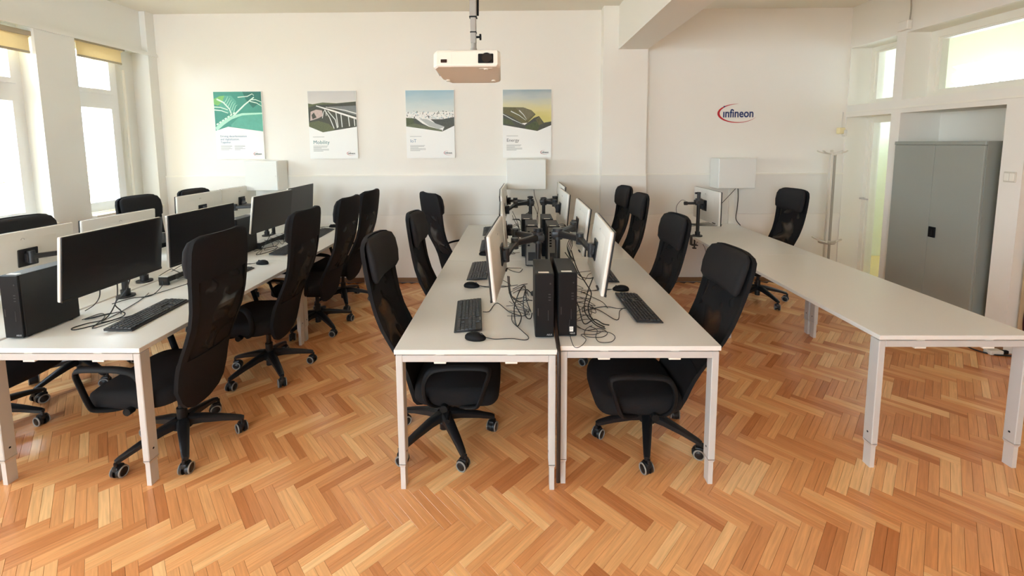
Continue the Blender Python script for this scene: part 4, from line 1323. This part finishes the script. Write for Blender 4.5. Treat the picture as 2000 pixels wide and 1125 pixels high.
def sky_print(name, stops):
    """printed sky: colours blend from the top of the sheet down"""
    m = bpy.data.materials.new('print_' + name)
    m.use_nodes = True
    nt = m.node_tree
    tc = nt.nodes.new('ShaderNodeTexCoord')
    sp = nt.nodes.new('ShaderNodeSeparateXYZ')
    nz = nt.nodes.new('ShaderNodeTexNoise')
    nz.inputs['Scale'].default_value = 7
    mp = nt.nodes.new('ShaderNodeMapping')
    mp.inputs['Scale'].default_value = (0.6, 1, 2.5)
    ma = nt.nodes.new('ShaderNodeMath')
    ma.operation = 'MULTIPLY_ADD'
    ma.inputs[1].default_value = 0.10
    rp = nt.nodes.new('ShaderNodeMapRange')
    rp.inputs['From Min'].default_value = 0.82 + 0.05
    rp.inputs['From Max'].default_value = 0.50 + 0.05
    cr = nt.nodes.new('ShaderNodeValToRGB')
    nt.links.new(tc.outputs['Object'], sp.inputs[0])
    nt.links.new(tc.outputs['Object'], mp.inputs[0])
    nt.links.new(mp.outputs[0], nz.inputs['Vector'])
    nt.links.new(nz.outputs['Fac'], ma.inputs[0])
    nt.links.new(sp.outputs[2], ma.inputs[2])
    nt.links.new(ma.outputs[0], rp.inputs['Value'])
    nt.links.new(rp.outputs[0], cr.inputs[0])
    e = cr.color_ramp.elements
    e[0].color, e[1].color = srgb(*stops[0]), srgb(*stops[-1])
    for i, c in enumerate(stops[1:-1]):
        e.new((i + 1) / (len(stops) - 1)).color = srgb(*c)
    nt.links.new(cr.outputs[0], nt.nodes['Principled BSDF'].inputs['Base Color'])
    nt.nodes['Principled BSDF'].inputs['Roughness'].default_value = 0.5
    return m


PM['city_sky'] = sky_print('city_sky', [(150, 182, 196), (178, 198, 202), (204, 212, 208), (222, 222, 214)])
PM['hill_sky'] = sky_print('hill_sky', [(150, 168, 176), (186, 194, 190), (206, 204, 176), (216, 206, 146), (206, 196, 120)])
PM['bay_sky'] = sky_print('bay_sky', [(196, 194, 192), (212, 208, 202), (222, 216, 208)])
PMN = list(PM)


def art(k):
    """list of (colour, outline) in poster coordinates: x right, y down from the top, metres"""
    A = []
    if k == 0:
        A.append(('teal', [(0, 0), (.592, 0), (.592, .485), (.16, .425), (0, .475)]))
        A.append(('teald', [(.36, 0), (.592, 0), (.592, .12), (.48, .20), (.40, .1)]))
        A.append(('tealm', [(.20, .40), (.32, .29), (.592, .26), (.592, .485), (.2, .425)]))
        A.append(('tealm', [(.02, .10), (.12, .05), (.22, .05), (.28, .12), (.26, .22), (.2, .27), (.1, .22)]))
        A.append(('green', [(.0, .09), (.08, .055), (.14, .05), (.11, .12), (.05, .17), (.0, .15)]))
        for pts, w in (([(.04, .09), (.12, .13), (.19, .21), (.21, .27)], .02), ([(.20, .33), (.28, .25), (.38, .16), (.50, .07)], .022), ([(0, .185), (.08, .19), (.17, .22)], .014), ([(0, .22), (.09, .23), (.17, .26)], .014), ([(.45, .1), (.52, .1), (.592, .13)], .012), ([(.45, .12), (.53, .14), (.592, .18)], .012), ([(.3, .07), (.42, .06), (.48, .03), (.5, .05)], .012)):
            A.append(('pale', quad_strip(pts, w, w * .6)))
        for q in range(6):
            x = .13 + q * .022
            A.append(('mint', quad_strip([(x, .14 + q * .022), (x + .03, .10 + q * .015), (x + .05, .06 + q * .02)], .008, .004)))
        A.append(('mint', quad_strip([(0, .455), (.10, .38), (.20, .32), (.34, .275), (.592, .265)], .055, .018)))
        for q in range(7):
            A.append(('pale', quad_strip([(.02 + q * .035, .40 - q * .022), (.045 + q * .035, .385 - q * .022)], .02, .016)))
    elif k == 1:
        A.append(('bay_sky', [(0, 0), (.592, 0), (.592, .2), (0, .2)]))
        A.append(('hillg', [(0, .15), (.06, .16), (.18, .14), (.35, .15), (.592, .13), (.592, .2), (0, .26)]))
        A.append(('hilld', [(.1, .17), (.3, .16), (.592, .135), (.592, .435), (.17, .50), (0, .43), (0, .2)]))
        A.append(('grey', [(.25, .19), (.592, .18), (.592, .30), (.4, .24)]))
        A.append(('rock', [(.03, .25), (.10, .225), (.17, .235), (.18, .3), (.12, .33), (.02, .36)]))
        A.append(('hilld', [(.04, .29), (.07, .26), (.10, .32), (.05, .34)]))
        A.append(('hillg', [(0, .38), (.12, .36), (.25, .40), (.32, .47), (.17, .50), (0, .43)]))
        A.append(('white', quad_strip([(.10, .18), (.30, .24), (.592, .335)], .012, .026)))
        A.append(('white', quad_strip([(.22, .195), (.45, .235), (.592, .275)], .006, .012)))
        for pts in ([(.20, .225), (.26, .32), (.31, .455)], [(.24, .24), (.33, .35), (.35, .45)], [(.34, .26), (.36, .44)], [(.40, .28), (.41, .44)], [(.49, .31), (.50, .43)], [(.56, .33), (.565, .425)]):
            A.append(('skyd', quad_strip(pts, .011, .011)))
        A.append(('skyd', quad_strip([(.17, .33), (.19, .25), (.215, .235), (.22, .3)], .008, .008)))
    elif k == 2:
        A.append(('city_sky', [(0, 0), (.592, 0), (.592, .3), (0, .3)]))
        A.append(('white', [(0, .27), (.592, .26), (.592, .36), (0, .36)]))
        rr = random.Random(3)
        for q in range(170):
            x, y = rr.uniform(0, .57), rr.uniform(.245, .335)
            w, h = rr.uniform(.005, .013), rr.uniform(.006, .024)
            A.append((rr.choice(['hilld', 'grey', 'grey', 'skyd', 'white', 'white', 'skyc', 'skyb']), [(x, y), (x + w, y), (x + w, y + h), (x, y + h)]))
        A.append(('hilld', [(0, .33), (.12, .34), (.2, .40), (.3, .45), (.44, .50), (0, .43)]))
        A.append(('moss', [(0, .33), (.09, .34), (.11, .43), (0, .43)]))
        A.append(('water', [(.17, .345), (.26, .35), (.34, .39), (.5, .43), (.4, .47), (.28, .43)]))
        A.append(('hilld', [(.30, .35), (.45, .35), (.592, .325), (.592, .43), (.44, .50), (.47, .44), (.36, .40)]))
        A.append(('hillg', [(0, .425), (.1, .40), (.2, .42), (.44, .48), (.44, .50), (0, .435)]))
    else:
        A.append(('hill_sky', [(0, 0), (.592, 0), (.592, .40), (0, .40)]))
        A.append(('olive', [(0, .21), (.25, .215), (.35, .25), (.40, .30), (.30, .40), (0, .42)]))
        A.append(('brown', [(.16, .22), (.27, .22), (.36, .26), (.38, .30), (.30, .36), (.22, .30)]))
        A.append(('hilld', [(0, .28), (.12, .33), (.27, .43), (.27, .48), (0, .425)]))
        A.append(('hilld', [(.26, .43), (.38, .34), (.44, .32), (.50, .40), (.592, .385), (.592, .43), (.42, .50), (.2, .46)]))
        A.append(('moss', [(.28, .44), (.40, .38), (.46, .42), (.42, .495), (.27, .47)]))
        A.append(('olive', [(.40, .36), (.44, .33), (.49, .41), (.44, .43)]))
        for pts in ([(.10, .26), (.2, .31), (.28, .37)], [(.0, .295), (.12, .36), (.25, .42)], [(.2, .25), (.25, .30), (.29, .36)]):
            A.append(('skyd', quad_strip(pts, .012, .004)))
        A.append(('moss', [(0, .34), (.1, .37), (.15, .43), (0, .41)]))
    return A


EDGE = [[(0, .475), (.16, .425), (.592, .485)], [(0, .430), (.17, .50), (.592, .435)], [(0, .435), (.44, .50), (.592, .43)], [(0, .425), (.42, .50), (.592, .43)]]
for k, (x0, lab) in enumerate(POSTERS):
    t = thing('poster', lab, 'poster', (x0, YB - 0.018, 1.566), 0, 'framed posters on the back wall')
    MB().box(0, PWID, 0, 0.017, 0, PHEI).build('board', POSTB, t)
    mb = MB()
    for q, (cn, poly) in enumerate(art(k)):
        yy = -0.0003 - q * 0.00002
        pts = [(min(PWID - .003, max(.003, x)), yy, PHEI - max(.003, y)) for x, y in poly]
        mb.add(pts, [tuple(range(len(pts)))], PMN.index(cn))
    mb.build('picture_print', [PM[n] for n in PMN], t, fix=False)
    # white lower field closes over the picture's lower edge
    e = EDGE[k]
    pts = [(min(PWID - .003, max(.003, x)), -0.0028, PHEI - y) for x, y in e] + [(PWID - .003, -0.0028, .003), (.003, -0.0028, .003)]
    if e[1][1] > e[0][1]:
        pts2 = pts
    MB().add(pts, [tuple(range(len(pts)))]).build('white_field', POSTB, t, fix=False)

    def tm(x, ydown):
        return Matrix(((1, 0, 0, x), (0, 0, -1, -0.0034), (0, 1, 0, PHEI - ydown), (0, 0, 0, 1)))

    def bars(x, y, ws):
        bb = MB()
        for q, w in enumerate(ws):
            bb.box(x, x + w, -0.0036, -0.003, PHEI - y - q * .0125 - .0045, PHEI - y - q * .0125)
        bb.build('small_print', INKG, t)
    if k == 0:
        for q, s in enumerate(('Driving decarbonization', 'and digitalization.', 'Together.')):
            text_mesh(s, 0.034, 'lettering', INKB, t, tm(.055, .552 + q * .037), 0.0001)
        bars(.055, .655, (.14, .14, .12, .14, .10))
        bars(.225, .655, (.13, .13, .10, .13, .07))
    else:
        text_mesh(('Mobility', 'IoT', 'Energy')[k - 1], (.062, .056, .056)[k - 1], 'lettering', (INKT, INKB, INKD)[k - 1], t, tm(.045, (.642, .630, .628)[k - 1]), 0.0)
        bars(.045, .555, (.14,))
        bars(.045, .665, (.18, .17, .10, .19, .19, .12))
    logo(t, .455, .035, .115, -0.0032, small=True)

t = thing('wall_logo', 'red and navy company logo lettered infineon on the back wall', 'logo', (2.425, YB - 0.0015, 1.965))
logo(t, 0.0, 0.0, 0.485, -0.0005)

# ------------------------------------------------------------------ boxes on the wall
for i, (x0, x1, lab) in enumerate(((-3.235, -2.84, 'white wall box below the green leaf poster, at the left'), (-0.125, 0.34, 'white wall box below the mountain poster'), (2.36, 2.795, 'white wall box below the wall logo, above the single monitor'))):
    t = thing('wall_box', lab, 'cabinet', (x0, 5.185, 1.195), 0, 'white boxes on the back wall')
    w = x1 - x0
    MB().rbox(0, w, -0.215, 0.0, 0.0, 0.355, 0.004, 1).build('housing', BOXM, t)
    MB().rbox(0.004, w - .004, -0.225, -0.215, 0.004, 0.351, 0.003, 1).build('door', BOXM, t)
    MB().cyl((w - .03, -0.225, .175), (w - .03, -0.229, .175), .008, n=12).build('lock', BOXM, t)
p = MB().box(2.60, 2.66, YB - .03, YB - .012, 0.74, 1.20).build('trim_8', WHITEP)
struct(p, 'white vertical cable duct below the right wall box', 'duct')

# ------------------------------------------------------------------ projector on its pole
t = thing('projector', 'cream ceiling projector hanging from a grey pole in mid room', 'projector', (-0.2225, 1.90, 2.076))
TM = Matrix.Rotation(R(-9.5), 4, 'X') @ Matrix.Diagonal((1, 1, 0.86, 1))
w2, dp, hh = 0.150, 0.245, 0.088


def outline(s):
    return [(-w2 * s, .03), (-w2 * s + .02, .0), (w2 * s - .012, 0.0), (w2 * s, .02), (w2 * s - .006, dp - .02), (w2 * s - .03, dp), (-w2 * s + .05, dp), (-w2 * s + .012, dp - .06)]


mb = MB()
c0 = Vector((0, dp / 2, 0))
mb.loft([[TM @ Vector((x * sx, dp / 2 + (y - dp / 2) * sx, z)) for x, y in outline(1)] for z, sx in ((.006, .985), (.012, 1.0), (.074, 1.0), (.084, .985), (.088, .95))])
mb.build('body', PROJ, t)
MB().loft([[TM @ Vector((x * sx, dp / 2 + (y - dp / 2) * sx, z)) for x, y in outline(1)] for z, sx in ((0.0, .95), (.006, .985))]).build('bottom_cover', PROJB, t)
MB().rbox(0.052, 0.120, -0.004, 0.01, 0.016, 0.066, 0.004, 2, 0, TM).build('lens_recess', PCF, t)
MB().cyl(TM @ Vector((.090, -.003, .041)), TM @ Vector((.090, -.009, .041)), .021, n=24).ring(TM @ Vector((.090, -.008, .041)), TM.to_3x3() @ Vector((0, 1, 0)), .021, .0025, 24, 6).build('lens', [LENS], t, smooth=40)
MB().rbox(-0.113, -0.085, -0.002, 0.005, 0.020, 0.038, 0.002, 1, 0, TM).build('infrared_window', IRW, t)
mb = MB()
for (xa, xb, za, zb) in ((-.066, -.065, .008, .080), (.045, .046, .008, .080), (-.066, .046, .079, .080)):
    mb.box(xa, xb, -.0008, .003, za, zb, 0, TM)
mb.build('panel_seam', PROJB, t)
for k in range(9):
    MB().box(-w2 - .001, -w2 + .004, .045 + k * .016, .053 + k * .016, .02, .065, 0, TM).build('vent_slot', POLE, t)
for (x, y) in ((.085, .035), (-.11, .19), (.11, .2)):
    MB().cyl(TM @ Vector((x, y, .001)), TM @ Vector((x, y, -.006)), .010, n=14).build('foot', PROJ, t, smooth=40)
MB().rbox(0.055, 0.115, 0.025, 0.034, -0.002, 0.001, 0.001, 1, 0, TM).build('elevator_latch', PROJB, t)
t = thing('projector_mount', 'grey telescopic ceiling pole with black knob carrying the projector', 'mount', (-0.20, 2.02, 2.13))
MB().rbox(-0.045, 0.045, -0.05, 0.05, 0.005, 0.014, 0.003, 1).rbox(-0.11, 0.11, -0.018, 0.018, 0.003, 0.010, 0.002, 1).build('plate', BLKP, t)
MB().cyl((0, 0, .014), (0, 0, .05), .022, .014, n=18).cyl((0, 0, .05), (0, 0, .085), .013, n=16).build('ball_joint', POLE, t, smooth=40)
MB().rbox(-0.013, 0.013, -0.013, 0.013, .070, .22, 0.003, 1).build('lower_pole', POLE, t)
MB().rbox(-0.016, 0.016, -0.016, 0.016, .19, ZC - 2.13, 0.003, 1).build('upper_pole', POLE, t)
MB().box(-0.0145, 0.0145, -0.0145, 0.0145, .118, .123).box(-0.0175, 0.0175, -0.0175, 0.0175, .186, .191).build('band', BLKP, t)
MB().cyl((.013, 0, .10), (.028, 0, .10), .005, n=10).cyl((.028, 0, .10), (.036, 0, .10), .014, n=12).build('knob', BLKP, t, smooth=40)
MB().cyl((0, 0, ZC - 2.13 - .02), (0, 0, ZC - 2.13), .06, n=24).build('ceiling_plate', POLE, t, smooth=40)
MB().tube([(.02, 0.01, ZC - 2.14), (.024, .01, .9), (.022, .01, .35), (.02, .012, .2)], .005, 8).build('power_cord', BLKP, t, smooth=60)

# ------------------------------------------------------------------ steel cupboard in the niche
t = thing('steel_cupboard', 'tall grey green two door steel cupboard standing in the wall niche', 'cupboard', (3.93, 3.60, 0))
cw, cd, chh = 0.862, 0.44, 1.735
MB().box(0.018, cd, 0, cw, 0.0, chh).build('body', CABINET, t)
for (y0, y1) in ((0.006, cw / 2 - .001), (cw / 2 + .001, cw - .006)):
    MB().rbox(0.0, 0.02, y0, y1, 0.06, chh - .035, 0.004, 2).build('door', CABINET, t)
MB().rbox(-0.002, 0.02, 0, cw, chh - .033, chh, 0.003, 1).build('top_rim', CABINET, t)
MB().rbox(-0.012, 0.0, cw / 2 - .075, cw / 2 - .012, 0.83, 0.93, 0.004, 2).rbox(-0.02, -0.01, cw / 2 - .055, cw / 2 - .032, .85, .91, .004, 1).build('handle', BLKP, t)

# ------------------------------------------------------------------ coat stand
t = thing('coat_stand', 'slim white coat stand with two tiers of hooks before the corner door', 'coat stand', (3.58, 4.85, 0))
for (dx, dy) in ((-0.018, -0.02), (0.024, -0.012), (0.0, 0.028)):
    MB().rbox(dx - .012, dx + .012, dy - .008, dy + .008, 0.03, 1.60, 0.003, 1).build('upright', COAT if dx < 0.01 else COATG, t)  # darker upright: the post's shadow side put into its colour
for z, nm in ((1.60, 'hook'), (0.585, 'umbrella_hook')):
    for k in range(5):
        a = R(72 * k + 200)
        ca, sa = math.cos(a), math.sin(a)
        MB().tube([(0.01 * ca, 0.01 * sa, z), (.06 * ca, .06 * sa, z + .006), (.12 * ca, .12 * sa, z + .022), (.145 * ca, .145 * sa, z + .036)], .009, 8, smooth=4, rx=.016).build(nm, COAT, t, smooth=50)
MB().cyl((0, 0, 0.0), (0, 0, .025), .19, .18, n=32).cyl((0, 0, .025), (0, 0, .035), .05, n=20).build('base', COATG, t, smooth=40)
MB().cyl((0, 0, 1.585), (0, 0, 1.615), .034, n=20).build('cap', COAT, t, smooth=40)
MB().ring((0, 0, .575), (0, 0, 1), .075, .008, 28, 8).build('umbrella_ring', COATG, t, smooth=50)

# ------------------------------------------------------------------ small fittings
t = thing('motion_detector', 'small cream motion detector in the corner above the coat stand', 'detector', (3.90, 5.17, 1.83))
MB().rbox(-0.045, 0.03, -0.035, 0.02, 0.0, 0.075, 0.01, 2).build('housing', CREAM, t)
MB().rbox(0.01, 0.045, -0.045, 0.0, -0.025, 0.05, 0.008, 2).build('sensor', PROJB, t)
MB().tube([(0.02, 0.015, 0.07), (0.022, 0.02, 0.15), (0.03, 0.02, 0.26)], .006, 8).build('conduit', CABW, t, smooth=50)
t = thing('light_switch', 'white double light switch on the pier beside the cupboard', 'switch', (3.97, 3.436, 1.445))
MB().rbox(-0.012, 0.0, -0.042, 0.042, -0.042, 0.042, 0.003, 1)  .build('plate', mat('greyed_switch_plastic', srgb(206, 200, 186), 0.4), t)
for y in (-0.019, 0.019):
    MB().rbox(-0.016, -0.010, y - .016, y + .016, -0.030, 0.030, 0.002, 1).build('rocker', WHITEP, t)
t = thing('junction_box', 'small painted junction box above the column between the niches', 'junction box', (3.965, 4.50, 2.86))
MB().rbox(-0.05, 0.0, -0.09, 0.03, 0.0, 0.09, 0.006, 1).build('housing', WALL, t)
MB().tube([(-0.012, -0.07, 0.09), (-0.012, -0.075, 0.2), (-0.012, -0.068, 0.3), (-0.012, -0.072, ZC - 2.87)], .006, 8).build('conduit', COATG, t, smooth=50)
